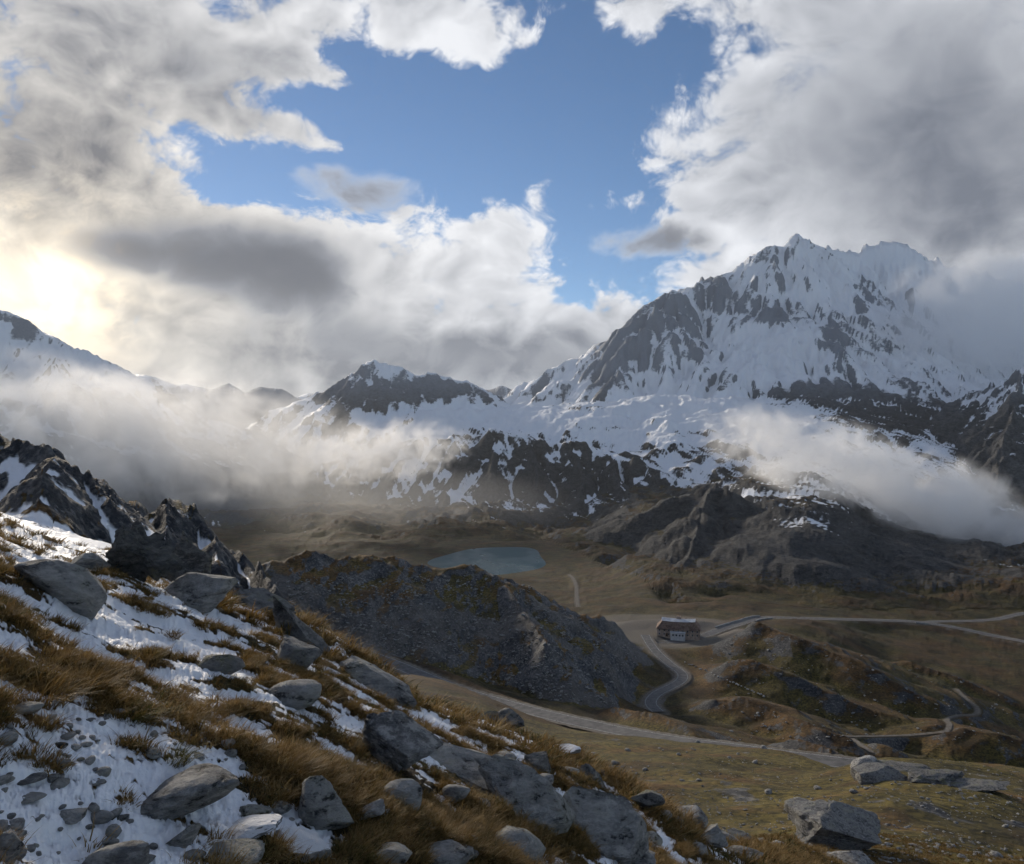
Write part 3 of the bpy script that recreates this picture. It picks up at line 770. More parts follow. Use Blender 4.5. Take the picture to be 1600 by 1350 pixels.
# ---- surface cover: snow, rock, tone of the grass
GXF, GYF = grid_gradient(HF, UC, YR)
SLOPE = np.sqrt(GXF ** 2 + GYF ** 2)
gsx, gsy = grid_gradient(box_blur(box_blur(HF, 2, 0), 2, 1), UC, YR)
SLB = np.sqrt(gsx ** 2 + gsy ** 2)
hollow = (box_blur(box_blur(HF, 5, 0), 5, 1) - HF)
hollow = np.clip(hollow / (0.004 * YG + 0.05), -1, 1)
big = fbm(XG, YG, 230.0, 5, 0.5, 401)
mid_n = fbm(XG, YG, 48.0, 6, 0.68, 421)
mount = np.isin(REG, [RID[n] for n in ('shoulder', 'flank', 'small_peak', 'snow_peak', 'right_ridge', 'left_mountain', 'far_range', 'mountain_base')])
SNOWLINE = {'shoulder': 10, 'flank': -75, 'mountain_base': -105, 'small_peak': -90, 'snow_peak': -95, 'right_ridge': -10, 'left_mountain': 40, 'far_range': 420}
sline = np.zeros(len(REGIONS)); 
for k, v in SNOWLINE.items(): sline[RID[k]] = v
sline = box_blur(box_blur(sline[REG], 6, 0), 6, 1)
alt = (HF - sline) / 110.0 + big * 0.55
HOLD = {'shoulder': .80, 'flank': .95, 'mountain_base': .95, 'small_peak': .92, 'snow_peak': 1.36, 'right_ridge': .78, 'left_mountain': .9, 'far_range': .9}
hold = np.full(len(REGIONS), .8)
for k, v in HOLD.items(): hold[RID[k]] = v
hold = box_blur(box_blur(hold[REG], 6, 0), 6, 1)
steep = (0.6 * SLOPE + 0.4 * SLB - hold) * 1.9
# survey notes on where rock breaks through the snow (-) and where snow lies deep (+)
PXM = 800 + FX * UC[None, :] + 0 * HF
PYM = 675 - FX * HF / YG
SURVEY = np.zeros_like(HF)
for (x, y, rx, ry, w) in [
    (985, 545, 50, 52, -.85), (945, 592, 36, 24, -.7), (1046, 492, 40, 34, -.75), (1095, 540, 50, 45, -.3), (1135, 590, 28, 26, -.4),
    (1140, 465, 55, 22, -.7), (1185, 490, 50, 20, -.7), (1235, 497, 42, 22, -.65), (1205, 402, 24, 24, -.5), (1120, 437, 24, 12, -.5), (1250, 450, 26, 30, -.3),
    (1350, 445, 14, 34, -.7), (1315, 446, 22, 12, -.5), (1300, 520, 22, 30, -1.1), (1390, 463, 34, 14, -.45), (1416, 500, 14, 26, -.5), (1365, 545, 60, 14, -.35),
    (1220, 620, 56, 16, -1.0), (1290, 606, 60, 26, -.7), (1330, 640, 70, 34, -1.0), (1400, 652, 64, 36, -1.0), (1470, 655, 56, 30, -.9), (1420, 590, 40, 18, -.4),
    (1225, 555, 60, 40, .5), (1180, 560, 32, 60, .4), (1290, 440, 60, 36, .5), (1140, 645, 90, 20, .45), (1400, 415, 90, 28, .5), (1240, 520, 40, 20, .4), (1010, 585, 70, 25, .3),
    (850, 655, 260, 12, .2), (940, 668, 30, 7, -.6), (820, 668, 24, 6, -.5), (1010, 700, 34, 8, -.6), (1000, 690, 90, 14, .25), (680, 650, 110, 14, .4), (620, 575, 70, 8, .4),
    (640, 614, 125, 15, -1.2), (545, 612, 34, 18, -.7), (530, 655, 45, 24, -.6), (632, 656, 16, 10, -.8), (590, 690, 60, 20, -.3),
    (755, 712, 66, 34, -.9), (830, 738, 56, 40, -.6), (900, 738, 56, 34, -.7), (960, 762, 46, 34, -.7), (1010, 770, 40, 30, -.6),
    (1075, 676, 44, 9, -.9), (1130, 706, 60, 14, -.8), (915, 641, 46, 9, -.8), (1200, 748, 56, 14, -.8), (1000, 655, 30, 6, -.5),
    (690, 752, 44, 30, .9), (735, 762, 20, 24, .9), (795, 776, 18, 18, .8), (845, 785, 16, 16, .7), (922, 778, 18, 18, .9), (965, 782, 14, 14, .7), (780, 700, 12, 26, .6), (850, 712, 14, 22, .6), (640, 745, 30, 26, .7),
    (1250, 880, 360, 80, -1.3), (1150, 940, 300, 40, -.6), (1610, 935, 120, 45, -1.2), (1080, 800, 60, 40, -.6), (850, 838, 250, 26, -.5), (860, 750, 210, 34, -.12), (1550, 670, 90, 60, -.4), (1560, 780, 90, 70, -.5), (600, 805, 220, 36, -.6), (1050, 840, 120, 50, -.5), (430, 790, 200, 40, -.6),
]:
    SURVEY += w * np.exp(-((PXM - x) / rx) ** 2 - ((PYM - y) / ry) ** 2)
SURVEY *= (YG > 600) * np.where(REG == RID['snow_peak'], 1.7, np.where(REG == RID['flank'], .85, 1.25))
STREAK = np.where(np.isin(REG, [RID['flank'], RID['mountain_base'], RID['shoulder']]), .80, .12) * (pn((XG + .45 * YG) / 13.0, YG / 110.0, 505) + .6 * pn((XG + .45 * YG) / 5.5, YG / 60.0, 507))
_bz = HF + .5 * XG + 30 * pn(XG / 260.0, YG / 260.0, 515)
BAND = np.where(np.isin(REG, [RID['snow_peak'], RID['small_peak'], RID['right_ridge']]), -.55, 0) * np.clip(pn(_bz / 24.0, (XG * .5 + YG) / 260.0, 511) + .5 * pn(_bz / 10.0, (XG * .5 + YG) / 120.0, 513) - .12, 0, 1) * sstep(SLB, .45, .9)
S_M = np.clip(alt, -2.4, 1.0) * 0.62 - np.clip(steep, -0.6, 2) * 0.85 + hollow * 0.45 + mid_n * np.where(REG == RID['snow_peak'], .55, .75) + STREAK + BAND + GUL * np.where(REG == RID['flank'], -.75, np.where(REG == RID['snow_peak'], -.10, -.25)) + SURVEY
# old snow fans below the ribs
SNOW = np.where(mount, 0.5 + 0.9 * S_M, 0.0)
cr = REG == RID['crag']
S_C = 0.47 + 0.5 * fbm(XG, YG, 9.0, 5, 0.55, 433) - 0.75 * (SLB - 0.62) + hollow * 0.5
SNOW = np.where(cr, S_C, SNOW)
lowl = np.isin(REG, [RID[n] for n in ('valley', 'knoll', 'hummock')])
SNOW = np.where(lowl, 0.12 + 0.25 * mid_n + 0.1 * hollow, SNOW)
SNOW[:near_n] = np.where(REG[:near_n] <= RID['meadow'], 0.5 + 1.15 * SNOW_N, SNOW[:near_n])
far_md = (REG == RID['meadow']) & (YG >= 70.0)
SNOW[far_md] = 0
SNOW = np.where((REG == RID['meadow']) & (UC[None, :] < -0.32) & (YG > 25), np.maximum(SNOW, 0.62 + 0.55 * fbm(XG, YG, 7.0, 5, 0.55, 441) - 0.5 * (SLB - .45)), SNOW)
SNOW = SNOW * (1 - np.clip(ROADMASK * 1.5, 0, 1)) * (1 - YARD)
SNOW = np.where(lf < 1.35, 0, SNOW)

ROCKT = {'hillside': 9, 'meadow': 2.2, 'valley': .8, 'crag': .5, 'knoll': .62, 'hummock': .50, 'shoulder': .42, 'flank': .45, 'small_peak': .4, 'snow_peak': .4, 'right_ridge': .4, 'left_mountain': .4, 'far_range': .3, 'mountain_base': .5}
rt = np.array([ROCKT[n] for n in REGIONS])[REG]
rt = box_blur(box_blur(rt, 3, 0), 3, 1)
ROCK = np.clip(0.5 + 1.7 * (0.5 * SLOPE + 0.5 * SLB - rt) + 0.45 * mid_n * (REG != RID['hillside']) - 0.25 * hollow, 0, 1)
ROCK = np.where(mount, np.maximum(ROCK, sstep(HF, -120, -40)), ROCK)
ROCK = np.clip(ROCK + (YG > 800) * (.9 * np.exp(-((PXM - 1330) / 330) ** 2 - ((PYM - 850) / 75) ** 2) + .4 * np.exp(-((PXM - 850) / 220) ** 2 - ((PYM - 770) / 40) ** 2)), 0, 1)
ROCK = np.where(lf < 1.35, ROCK * 0.3, ROCK)
ROCK = np.where(REG == RID['meadow'], np.clip(.5 + 1.6 * (fbm(XG, YG, 10.0, 6, .6, 471) - .34), 0, 1), ROCK)
kn = REG == RID['knoll']
SCREE = kn * np.clip(sstep(fbm(XG, YG, 55.0, 4, 0.5, 455), 0.0, 0.25) + .9 * np.exp(-((PXM - 600) / 170) ** 2 - ((PYM - 995) / 48) ** 2), 0, 1)
ROCK = np.maximum(ROCK, 0.85 * SCREE)
WARM = 0.5 + 0.55 * fbm(XG, YG, 46.0, 5, 0.5, 461) + 0.25 * hollow * -1.0
WARM = np.where(REG == RID['hillside'], 0.62 + 0.5 * fbm(XG, YG, 1.4, 4, .5, 463), WARM)
WARM = np.where((REG == RID['meadow']), 0.36 + 0.9 * fbm(XG, YG, 13.0, 6, 0.6, 465), WARM)
WARM = np.clip(WARM, 0, 1)

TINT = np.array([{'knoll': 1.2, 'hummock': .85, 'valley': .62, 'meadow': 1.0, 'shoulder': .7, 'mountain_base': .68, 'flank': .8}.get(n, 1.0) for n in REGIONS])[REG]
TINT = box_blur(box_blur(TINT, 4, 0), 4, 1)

# ------------------------------------------------------------------ materials of the ground
def ground_material():
    m, t, b = new_mat('alpine_ground')
    pos = t.geo('Position')
    n_all = t.noise(pos, 0.045, 14, 0.62)
    n_fine = t.noise(pos, 0.9, 10, 0.66)
    n_mid = t.noise(t.v('MULTIPLY', pos, (1, 1, 2.2)), 0.16, 9, 0.62)
    n_far = t.noise(t.v('MULTIPLY', pos, (1, 1, 1.8)), 0.055, 7, .74)
    mnt = t.attr('mount')
    snow = t.attr('snow'); rock = t.attr('rock'); warm = t.attr('warm'); gravel = t.attr('gravel')
    # rock
    rk = t.mix(t.ss(n_mid, 0.30, 0.72), (0.020, 0.024, 0.031), (0.082, 0.083, 0.085))
    rk = t.mix(t.ss(n_fine, 0.46, 0.66), rk, (0.165, 0.163, 0.160))
    rk = t.v('MULTIPLY', rk, t.mix(t.ss(n_far, .32, .66), (.42, .43, .46), (1.25, 1.22, 1.18)))
    rk = t.mix(t.ss(n_all, 0.56, 0.72, 0, .18), rk, (0.11, 0.09, 0.065))
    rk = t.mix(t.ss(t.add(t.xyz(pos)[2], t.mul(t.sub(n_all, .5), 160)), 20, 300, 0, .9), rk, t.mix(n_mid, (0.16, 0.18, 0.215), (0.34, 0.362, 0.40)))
    # turf
    brown = t.mix(t.ss(n_fine, .37, .64), (0.046, 0.027, 0.011), (0.125, 0.072, 0.028))
    olive = t.mix(t.ss(n_fine, .37, .64), (0.026, 0.023, 0.008), (0.115, 0.092, 0.026))
    wf = t.ss(t.add(warm, t.mul(t.sub(n_all, .5), .9)), .3, .75)
    turf = t.mix(wf, olive, brown)
    turf = t.v('MULTIPLY', turf, t.mix(t.ss(n_far, .34, .64), (.50, .50, .50), (1.45, 1.38, 1.2)))
    rf = t.ss(t.add(rock, t.mul(t.sub(n_mid, .5), 1.3)), .42, .62)
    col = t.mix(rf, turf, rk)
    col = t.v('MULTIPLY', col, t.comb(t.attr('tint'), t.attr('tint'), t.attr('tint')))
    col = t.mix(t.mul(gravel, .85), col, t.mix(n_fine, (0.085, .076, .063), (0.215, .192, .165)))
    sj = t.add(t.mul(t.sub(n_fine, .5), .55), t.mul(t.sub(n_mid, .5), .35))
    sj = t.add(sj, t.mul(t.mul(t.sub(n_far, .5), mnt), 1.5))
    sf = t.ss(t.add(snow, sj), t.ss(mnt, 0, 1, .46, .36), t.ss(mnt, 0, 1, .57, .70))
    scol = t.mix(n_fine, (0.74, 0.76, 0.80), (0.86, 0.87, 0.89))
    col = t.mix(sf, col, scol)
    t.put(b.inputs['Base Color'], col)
    t.put(b.inputs['Roughness'], t.ss(sf, 0, 1, .9, .62))
    hgt = t.add(t.mul(n_all, 2.2), t.mul(n_fine, t.ss(sf, 0, 1, .22, .05)))
    hgt = t.add(hgt, t.mul(t.mul(n_far, mnt), t.ss(sf, 0, 1, 11.0, 2.5)))
    t.put(b.inputs['Normal'], t.bump(hgt, .6, 1.0))
    return m
M_GROUND = ground_material()

SHEETS = {   # region -> (object name, label)
    'hillside': ('hillside', 'near slope of brown grass and patchy snow'),
    'meadow': ('meadow', 'olive alpine meadow falling away below the slope'),
    'valley': ('valley', 'brown valley floor of the pass'),
    'crag': ('rocky_crag', 'dark snow dusted crags on the left'),
    'knoll': ('rocky_hill', 'grey rocky hill above the road'),
    'hummock': ('grassy_hill', 'low grassy hummocks with rock ribs'),
    'shoulder': ('dark_mountain', 'dark mountain shoulder behind the pass'),
    'flank': ('mountain_cliff', 'dark cliffs with snow chutes under the snow terrace'),
    'small_peak': ('banded_peak', 'small snowy peak with a dark cliff band'),
    'snow_peak': ('snow_peak', 'great snow covered peak with hanging glacier'),
    'right_ridge': ('shaded_ridge', 'dark shaded ridge at the right edge'),
    'left_mountain': ('mist_mountain', 'snowy mountain rising out of the mist on the left'),
    'far_range': ('distant_range', 'distant snowy range on the skyline'),
    'mountain_base': ('mountain_slope', 'snow terrace and slopes between valley and peaks'),
}
def split_sheets():
    nr, nc = HF.shape
    idx = np.arange(nr * nc, dtype=np.int32).reshape(nr, nc)
    co = np.stack([XG, YG, HF], -1).reshape(-1, 3).astype(np.float32)
    nrm = np.stack([-GXF, -GYF, np.ones_like(HF)], -1).reshape(-1, 3)
    nrm /= np.linalg.norm(nrm, axis=1, keepdims=True)
    quads = np.stack([idx[:-1, :-1], idx[:-1, 1:], idx[1:, 1:], idx[1:, :-1]], -1).reshape(-1, 4)
    lab = REG[:-1, :-1].reshape(-1)
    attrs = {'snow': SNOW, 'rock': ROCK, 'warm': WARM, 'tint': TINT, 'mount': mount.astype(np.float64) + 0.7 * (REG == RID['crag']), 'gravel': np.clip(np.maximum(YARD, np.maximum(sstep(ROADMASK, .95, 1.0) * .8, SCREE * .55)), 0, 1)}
    for n in REGIONS:
        f = quads[lab == RID[n]]
        if not len(f): continue
        used = np.zeros(nr * nc, bool); used[f.ravel()] = True
        vid = np.where(used)[0]
        remap = np.zeros(nr * nc, np.int32); remap[vid] = np.arange(len(vid), dtype=np.int32)
        f = remap[f]
        me = bpy.data.meshes.new(SHEETS[n][0])
        me.vertices.add(len(vid)); me.vertices.foreach_set('co', co[vid].ravel())
        me.loops.add(f.size); me.loops.foreach_set('vertex_index', f.ravel())
        me.polygons.add(len(f)); me.polygons.foreach_set('loop_start', np.arange(0, f.size, 4, dtype=np.int32))
        me.polygons.foreach_set('use_smooth', np.ones(len(f), bool))
        for an, arr in attrs.items():
            a = me.attributes.new(an, 'FLOAT', 'POINT')
            a.data.foreach_set('value', arr.reshape(-1)[vid].astype(np.float32))
        me.update(calc_edges=True)
        me.materials.append(M_GROUND)
        o = bpy.data.objects.new(SHEETS[n][0], me)
        COL.objects.link(o)
        o['kind'] = 'structure'
        o['label'] = SHEETS[n][1]
split_sheets()



# ------------------------------------------------------------------ object helpers
def link(o, parent=None):
    COL.objects.link(o)
    if parent is not None:
        o.parent = parent
    return o
def mesh_obj(name, verts, faces, mat, parent=None, smooth=False):
    me = bpy.data.meshes.new(name)
    me.from_pydata([tuple(v) for v in verts], [], faces)
    if smooth:
        me.polygons.foreach_set('use_smooth', [True] * len(me.polygons))
    me.materials.append(mat)
    me.update()
    return link(bpy.data.objects.new(name, me), parent)
def tag(o, label, cat, group=None):
    o['label'] = label
    o['category'] = cat
    if group: o['group'] = group
    return o
def empty(name, loc, rz=0.0):
    o = bpy.data.objects.new(name, None)
    o.empty_display_size = 0.5
    o.location = loc
    o.rotation_euler = (0, 0, rz)
    return link(o)
def flat_mat(name, a, b, scale=1.0, rough=.85, bump=0.02, detail=6):
    m, t, bs = new_mat(name)
    n = t.noise(t.tex('Object'), scale, detail, .6)
    t.put(bs.inputs['Base Color'], t.mix(t.ss(n, .3, .7), a, b))
    bs.inputs['Roughness'].default_value = rough
    t.put(bs.inputs['Normal'], t.bump(n, .6, bump))
    return m

# ------------------------------------------------------------------ lake
def lake():
    m, t, b = new_mat('lake_water')
    pos = t.geo('Position')
    b.inputs['Base Color'].default_value = (0.022, 0.066, 0.078, 1)
    b.inputs['Roughness'].default_value = 0.22
    b.inputs['IOR'].default_value = 1.33
    b.inputs['Specular IOR Level'].default_value = 0.06
    n = t.noise(t.v('MULTIPLY', pos, (1, .35, 1)), 0.35, 5, .6)
    n2 = t.noise(t.v('MULTIPLY', pos, (1, .5, 1)), 0.012, 3, .5)
    t.put(b.inputs['Roughness'], t.ss(n2, .4, .6, .25, .42))
    t.put(b.inputs['Normal'], t.bump(n, .10, .5))
    vs, fs = [(-32, 1262, LAKE_Z)], []
    N = 120
    for i in range(N):
        a = 2 * math.pi * i / N
        r0, r1 = 0.0, 400.0
        for _ in range(30):
            rm = .5 * (r0 + r1)
            if lake_field(np.float64(-32 + rm * math.cos(a)), np.float64(1262 + rm * math.sin(a))) < 1.10: r0 = rm
            else: r1 = rm
        vs.append((-32 + r0 * math.cos(a), 1262 + r0 * math.sin(a), LAKE_Z))
    for i in range(N):
        fs.append((0, 1 + i, 1 + (i + 1) % N))
    o = mesh_obj('lake', vs, fs, m)
    o['kind'] = 'structure'; o['label'] = 'grey blue mountain lake'
lake()

# ------------------------------------------------------------------ roads
M_ASPH = flat_mat('asphalt', (0.085, 0.084, 0.084), (0.155, 0.150, 0.146), .35, .8, .02, 8)
M_GRAV = flat_mat('gravel_verge', (0.10, 0.088, 0.072), (0.20, 0.178, 0.15), .6, .95, .05, 8)
M_LINE = flat_mat('worn_white_paint', (0.24, .24, .235), (0.38, .38, .37), 2.0, .8, .005, 5)
def strip(name, path, off0, off1, dz, mat, parent=None, jit=0.0, seed=1, step=1):
    rr = random.Random(seed)
    vs, fs = [], []
    n = len(path)
    for i in range(0, n, step):
        q = path[i]
        a = path[max(i - 1, 0)]; c = path[min(i + 1, n - 1)]
        d = Vector((c.x - a.x, c.y - a.y, 0)).normalized()
        s = Vector((d.y, -d.x, 0))
        for off in (off0, off1):
            o_ = off + rr.uniform(-jit, jit)
            vs.append(q + s * o_ + Vector((0, 0, dz)))
    for k in range(len(vs) // 2 - 1):
        fs.append((2 * k, 2 * k + 1, 2 * k + 3, 2 * k + 2))
    return mesh_obj(name, vs, fs, mat, parent)
for k, (name, label, width, path) in enumerate(ROAD_PATHS):
    h = width / 2
    if name == 'road':
        r = strip('road', path, -h, h, 0.10, M_ASPH)
        strip('verge', path, -h - 1.5, -h + .25, 0.06, M_GRAV, r, .45, k)
        strip('verge', path, h - .25, h + 1.5, 0.06, M_GRAV, r, .45, k + 50)
        strip('edge_line', path, -h + .45, -h + .75, 0.112, M_LINE, r)
        strip('edge_line', path, h - .75, h - .45, 0.112, M_LINE, r)
    else:
        r = strip('path', path, -h, h, 0.08, M_GRAV, None, .3, k)
    r['kind'] = 'structure'
    r['label'] = label

# ------------------------------------------------------------------ hospice at the pass
def box_vf(x0, x1, y0, y1, z0, z1):
    v = [(x0, y0, z0), (x1, y0, z0), (x1, y1, z0), (x0, y1, z0), (x0, y0, z1), (x1, y0, z1), (x1, y1, z1), (x0, y1, z1)]
    f = [(0, 3, 2, 1), (4, 5, 6, 7), (0, 1, 5, 4), (1, 2, 6, 5), (2, 3, 7, 6), (3, 0, 4, 7)]
    return v, f
M_STONEW = flat_mat('weathered_stone_wall', (0.30, .225, .175), (0.48, .37, .29), .5, .9, .05)
M_WHITEW = flat_mat('white_render', (0.50, .49, .47), (0.66, .65, .63), .4, .85, .01)
M_SHING = flat_mat('brown_shingles', (0.12, .08, .062), (0.25, .175, .135), .9, .85, .06)
M_SHEET = flat_mat('snowy_roof_sheet', (0.36, .37, .39), (0.60, .61, .63), .35, .5, .01)
M_GLASS = flat_mat('dark_window_glass', (0.018, .022, .028), (0.035, .04, .048), .5, .15, .001)
M_FRAME = flat_mat('pale_window_frame', (0.45, .43, .40), (0.55, .53, .50), 1.0, .7, .002)
M_DOOR = flat_mat('wooden_door', (0.06, .035, .02), (0.11, .065, .035), 2.0, .7, .01)
def hospice():
    root = empty('hospice', HOSP + Vector((0, 6, 0)), R(-14))
    tag(root, 'large stone hospice with brown mansard roof and pale flat top by the pass road', 'building')
    L, W, H = 15.5, 7.5, 5.4
    v, f = box_vf(-L, L, -W, W, -2.5, H)
    mesh_obj('wall', v, f, M_STONEW, root)
    # steep lower roof: from the eaves in to the upper deck
    e, i = .9, 3.6
    v = [(-L - e, -W - e, H - .3), (L + e, -W - e, H - .3), (L + e, W + e, H - .3), (-L - e, W + e, H - .3),
         (-L + i, -W + i * .62, H + 5.0), (L - i, -W + i * .62, H + 5.0), (L - i, W - i * .62, H + 5.0), (-L + i, W - i * .62, H + 5.0)]
    f = [(0, 1, 5, 4), (1, 2, 6, 5), (2, 3, 7, 6), (3, 0, 4, 7), (0, 3, 2, 1)]
    roof = mesh_obj('roof', v, f, M_SHING, root)
    # upper deck, bowed along its length
    vs, fs = [], []
    nn = 10
    for k in range(nn + 1):
        x = -L + i - .5 + (2 * L - 2 * i + 1.0) * k / nn
        lift = .55 * (2 * abs(k / nn - .5)) ** 2
        for (yy, zz) in ((-W + i * .62 - .5, 4.95), (0, 6.2), (W - i * .62 + .5, 4.95)):
            vs.append((x, yy, H + zz + lift))
    for k in range(nn):
        b_ = 3 * k
        fs += [(b_, b_ + 3, b_ + 4, b_ + 1), (b_ + 1, b_ + 4, b_ + 5, b_ + 2)]
    deck = mesh_obj('upper_roof', vs, fs, M_SHEET, root)
    deck['label'] = 'pale snow dusted upper roof'
    v, f = box_vf(-1.6, 1.6, -.5, 1.6, H + 5.0, H + 8.0)
    mesh_obj('chimney', v, f, M_STONEW, roof)
    # white annex on the valley side
    v, f = box_vf(-5.5, 5.0, -W - 4.2, -W + .2, -2.6, 3.6)
    ax = mesh_obj('annex', v, f, M_WHITEW, root)
    ax['label'] = 'white rendered annex with a flat roof'
    v, f = box_vf(-5.8, 5.3, -W - 4.5, -W - .01, 3.62, 3.9)
    mesh_obj('roof', v, f, M_SHEET, ax)
    def window(x, y, z, face, parent, w=1.1, h=1.35):
        if face == 'front':
            v, f = box_vf(x - w / 2, x + w / 2, y - .10, y + .05, z, z + h)
            v2, f2 = box_vf(x - w / 2 + .12, x + w / 2 - .12, y - .13, y, z + .12, z + h - .12)
        else:
            sgn = -1 if face == 'left' else 1
            v, f = box_vf(x - .1 if sgn < 0 else x - .05, x + .05 if sgn < 0 else x + .1, y - w / 2, y + w / 2, z, z + h)
            v2, f2 = box_vf(x - .13 if sgn < 0 else x, x if sgn < 0 else x + .13, y - w / 2 + .12, y + w / 2 - .12, z + .12, z + h - .12)
        o = mesh_obj('window', v, f, M_FRAME, parent)
        mesh_obj('pane', v2, f2, M_GLASS, o)
    for row in (.8, 3.5):
        for k in range(9):
            x = -L + 1.8 + k * (2 * L - 3.6) / 8
            if row < 3 and -6 < x < 5.5: continue
            window(x, -W, row, 'front', root)
        for k in range(4):
            window(-L, -W + 2 + k * 4, row, 'left', root)
            window(L, -W + 2 + k * 4, row, 'right', root)
    for x in (-3.6, -1.2, 1.2, 3.4):
        window(x, -W - 4.2, 1.2, 'front', ax, 1.2, 1.5)
    v, f = box_vf(-9.2, -7.6, -W - .12, -W + .05, -.4, 2.0)
    mesh_obj('door', v, f, M_DOOR, root)
    # dormers on the steep roof
    for x in (-8, -3, 3, 8):
        v, f = box_vf(x - .9, x + .9, -W - .1, -W + 2.4, H + 1.1, H + 3.0)
        dm = mesh_obj('dormer', v, f, M_SHING, roof)
hospice()

def retaining_wall(pts, hgt, label, mat, thick=1.0):
    """a wall that follows ground points"""
    vs, fs = [], []
    for k, q in enumerate(pts):
        a = pts[max(k - 1, 0)]; c = pts[min(k + 1, len(pts) - 1)]
        d = Vector((c.x - a.x, c.y - a.y, 0)).normalized(); s = Vector((d.y, -d.x, 0)) * thick * .5
        for o_, z in ((s * 1.3, -4.0), (s, hgt), (-s, hgt), (-s * 1.3, -4.0)):
            vs.append((q.x + o_.x, q.y + o_.y, q.z + z))
    for k in range(len(pts) - 1):
        b_ = 4 * k
        fs += [(b_ + j, b_ + j + 4, b_ + j + 5, b_ + j + 1) for j in range(3)]
    fs += [(0, 1, 2, 3), tuple(4 * (len(pts) - 1) + j for j in (3, 2, 1, 0))]
    o = mesh_obj('retaining_wall', vs, fs, mat)
    cap_v, cap_f = [], []
    for k, q in enumerate(pts):
        a = pts[max(k - 1, 0)]; c = pts[min(k + 1, len(pts) - 1)]
        d = Vector((c.x - a.x, c.y - a.y, 0)).normalized(); s = Vector((d.y, -d.x, 0)) * thick * .66
        for o_, z in ((s, hgt + .02), (s, hgt + .4), (-s, hgt + .4), (-s, hgt + .02)):
            cap_v.append((q.x + o_.x, q.y + o_.y, q.z + z))
    for k in range(len(pts) - 1):
        b_ = 4 * k
        cap_f += [(b_ + j, b_ + j + 4, b_ + j + 5, b_ + j + 1) for j in range(3)]
    cap_f += [(0, 1, 2, 3), tuple(4 * (len(pts) - 1) + j for j in (3, 2, 1, 0))]
    mesh_obj('coping', cap_v, cap_f, mat, o)
    return tag(o, label, 'wall')
M_CONC = flat_mat('grey_concrete', (0.19, .19, .19), (0.30, .30, .295), .3, .9, .02)
def road_run(idx, x0, x1, side):
    path = ROAD_PATHS[idx][3]; w = ROAD_PATHS[idx][2]
    out = []
    for i, q in enumerate(path):
        px = 800 + FX * q.x / q.y
        if x0 <= px <= x1 and 0 < i < len(path) - 1:
            d = (path[i + 1] - path[i - 1]); d.z = 0; d.normalize()
            out.append(q + Vector((d.y, -d.x, 0)) * side * (w / 2 + 1.0))
    return out
retaining_wall(road_run(2, 1170, 1202, 1), .5, 'grey concrete retaining wall carrying the road bend right of the hospice', M_CONC)
retaining_wall(road_run(2, 1125, 1196, -1), .8, 'low grey wall along the upper edge of the hospice road', M_CONC, .7)
retaining_wall(road_run(2, 1425, 1450, 1), .5, 'short concrete wall under the far road junction', M_CONC)

def mast():
    q = hit(648, 645, 2600, 3600)
    root = empty('mast', q)
    tag(root, 'tiny dark mast standing on the snow terrace below the banded peak', 'mast')
    M = flat_mat('weathered_steel', (0.05, .05, .055), (0.09, .09, .095), 1.0, .6, .01)
    v, f = box_vf(-2.2, 2.2, -2.2, 2.2, -6, 3); mesh_obj('base', v, f, M_CONC, root)
    v, f = box_vf(-.9, .9, -.9, .9, 3.01, 26); mesh_obj('pole', v, f, M, root)
    v, f = box_vf(-5.5, 5.5, -.7, .7, 22, 23.4); mesh_obj('crossarm', v, f, M, root)
mast()

# ------------------------------------------------------------------ boulders
def rock_material(name, lichen=.3, snow=0.0, dark=1.0):
    m, t, b = new_mat(name)
    oi = t.n.new('ShaderNodeObjectInfo')
    rnd = oi.outputs['Random']
    geo = t.geo('Position')
    p = t.v('ADD', geo, t.comb(t.mul(rnd, 40), t.mul(rnd, 17), t.mul(rnd, 9)))
    n1 = t.noise(p, 1.1, 9, .62)
    n2 = t.noise(t.v('MULTIPLY', p, (1, 1, 2.6)), 5.0, 8, .68)
    n3 = t.noise(p, 26.0, 5, .7)
    c = t.mix(t.ss(n1, .3, .7), (0.11 * dark, 0.11 * dark, 0.11 * dark), (0.34 * dark, 0.335 * dark, 0.32 * dark))
    c = t.mix(t.ss(n2, .48, .62), c, (0.37 * dark, 0.36 * dark, 0.34 * dark))
    c = t.mix(t.ss(n2, .46, .34), c, (0.030, 0.030, 0.030))
    c = t.mix(t.mul(t.ss(n3, .52, .62), .6), c, (0.33 * dark, 0.325 * dark, 0.31 * dark))
    lf_ = t.mul(t.ss(n1, .52, .62), t.ss(n3, .36, .6))
    c = t.mix(t.mul(lf_, lichen), c, (0.135, 0.135, 0.042))
    if snow:
        nz = t.xyz(t.geo('Normal'))[2]
        sfac = t.ss(t.add(nz, t.mul(t.sub(n2, .5), 1.0)), 1.0 - snow, 1.08 - snow)
        c = t.mix(sfac, c, (0.78, 0.79, 0.82))
    c = t.mix(t.mul(rnd, .2), c, t.v('MULTIPLY', c, (.62, .60, .58)))
    t.put(b.inputs['Base Color'], c)
    b.inputs['Roughness'].default_value = .88
    t.put(b.inputs['Normal'], t.bump(t.add(t.mul(n2, .09), t.add(t.mul(n1, .16), t.mul(n3, .022))), 1.0, 1.0))
    return m
M_ROCK = rock_material('lichen_gneiss')
M_ROCKS = rock_material('gneiss_with_snow', .2, .38)
M_MOSS = rock_material('dark_mossy_gneiss', .75, 0, .62)
M_BLACK = rock_material('black_mossy_rock', .6, 0, .36)
M_GREY = rock_material('rough_dark_gneiss', .35, 0, .72)
M_PALE = rock_material('pale_gneiss', .1, 0, 1.35)

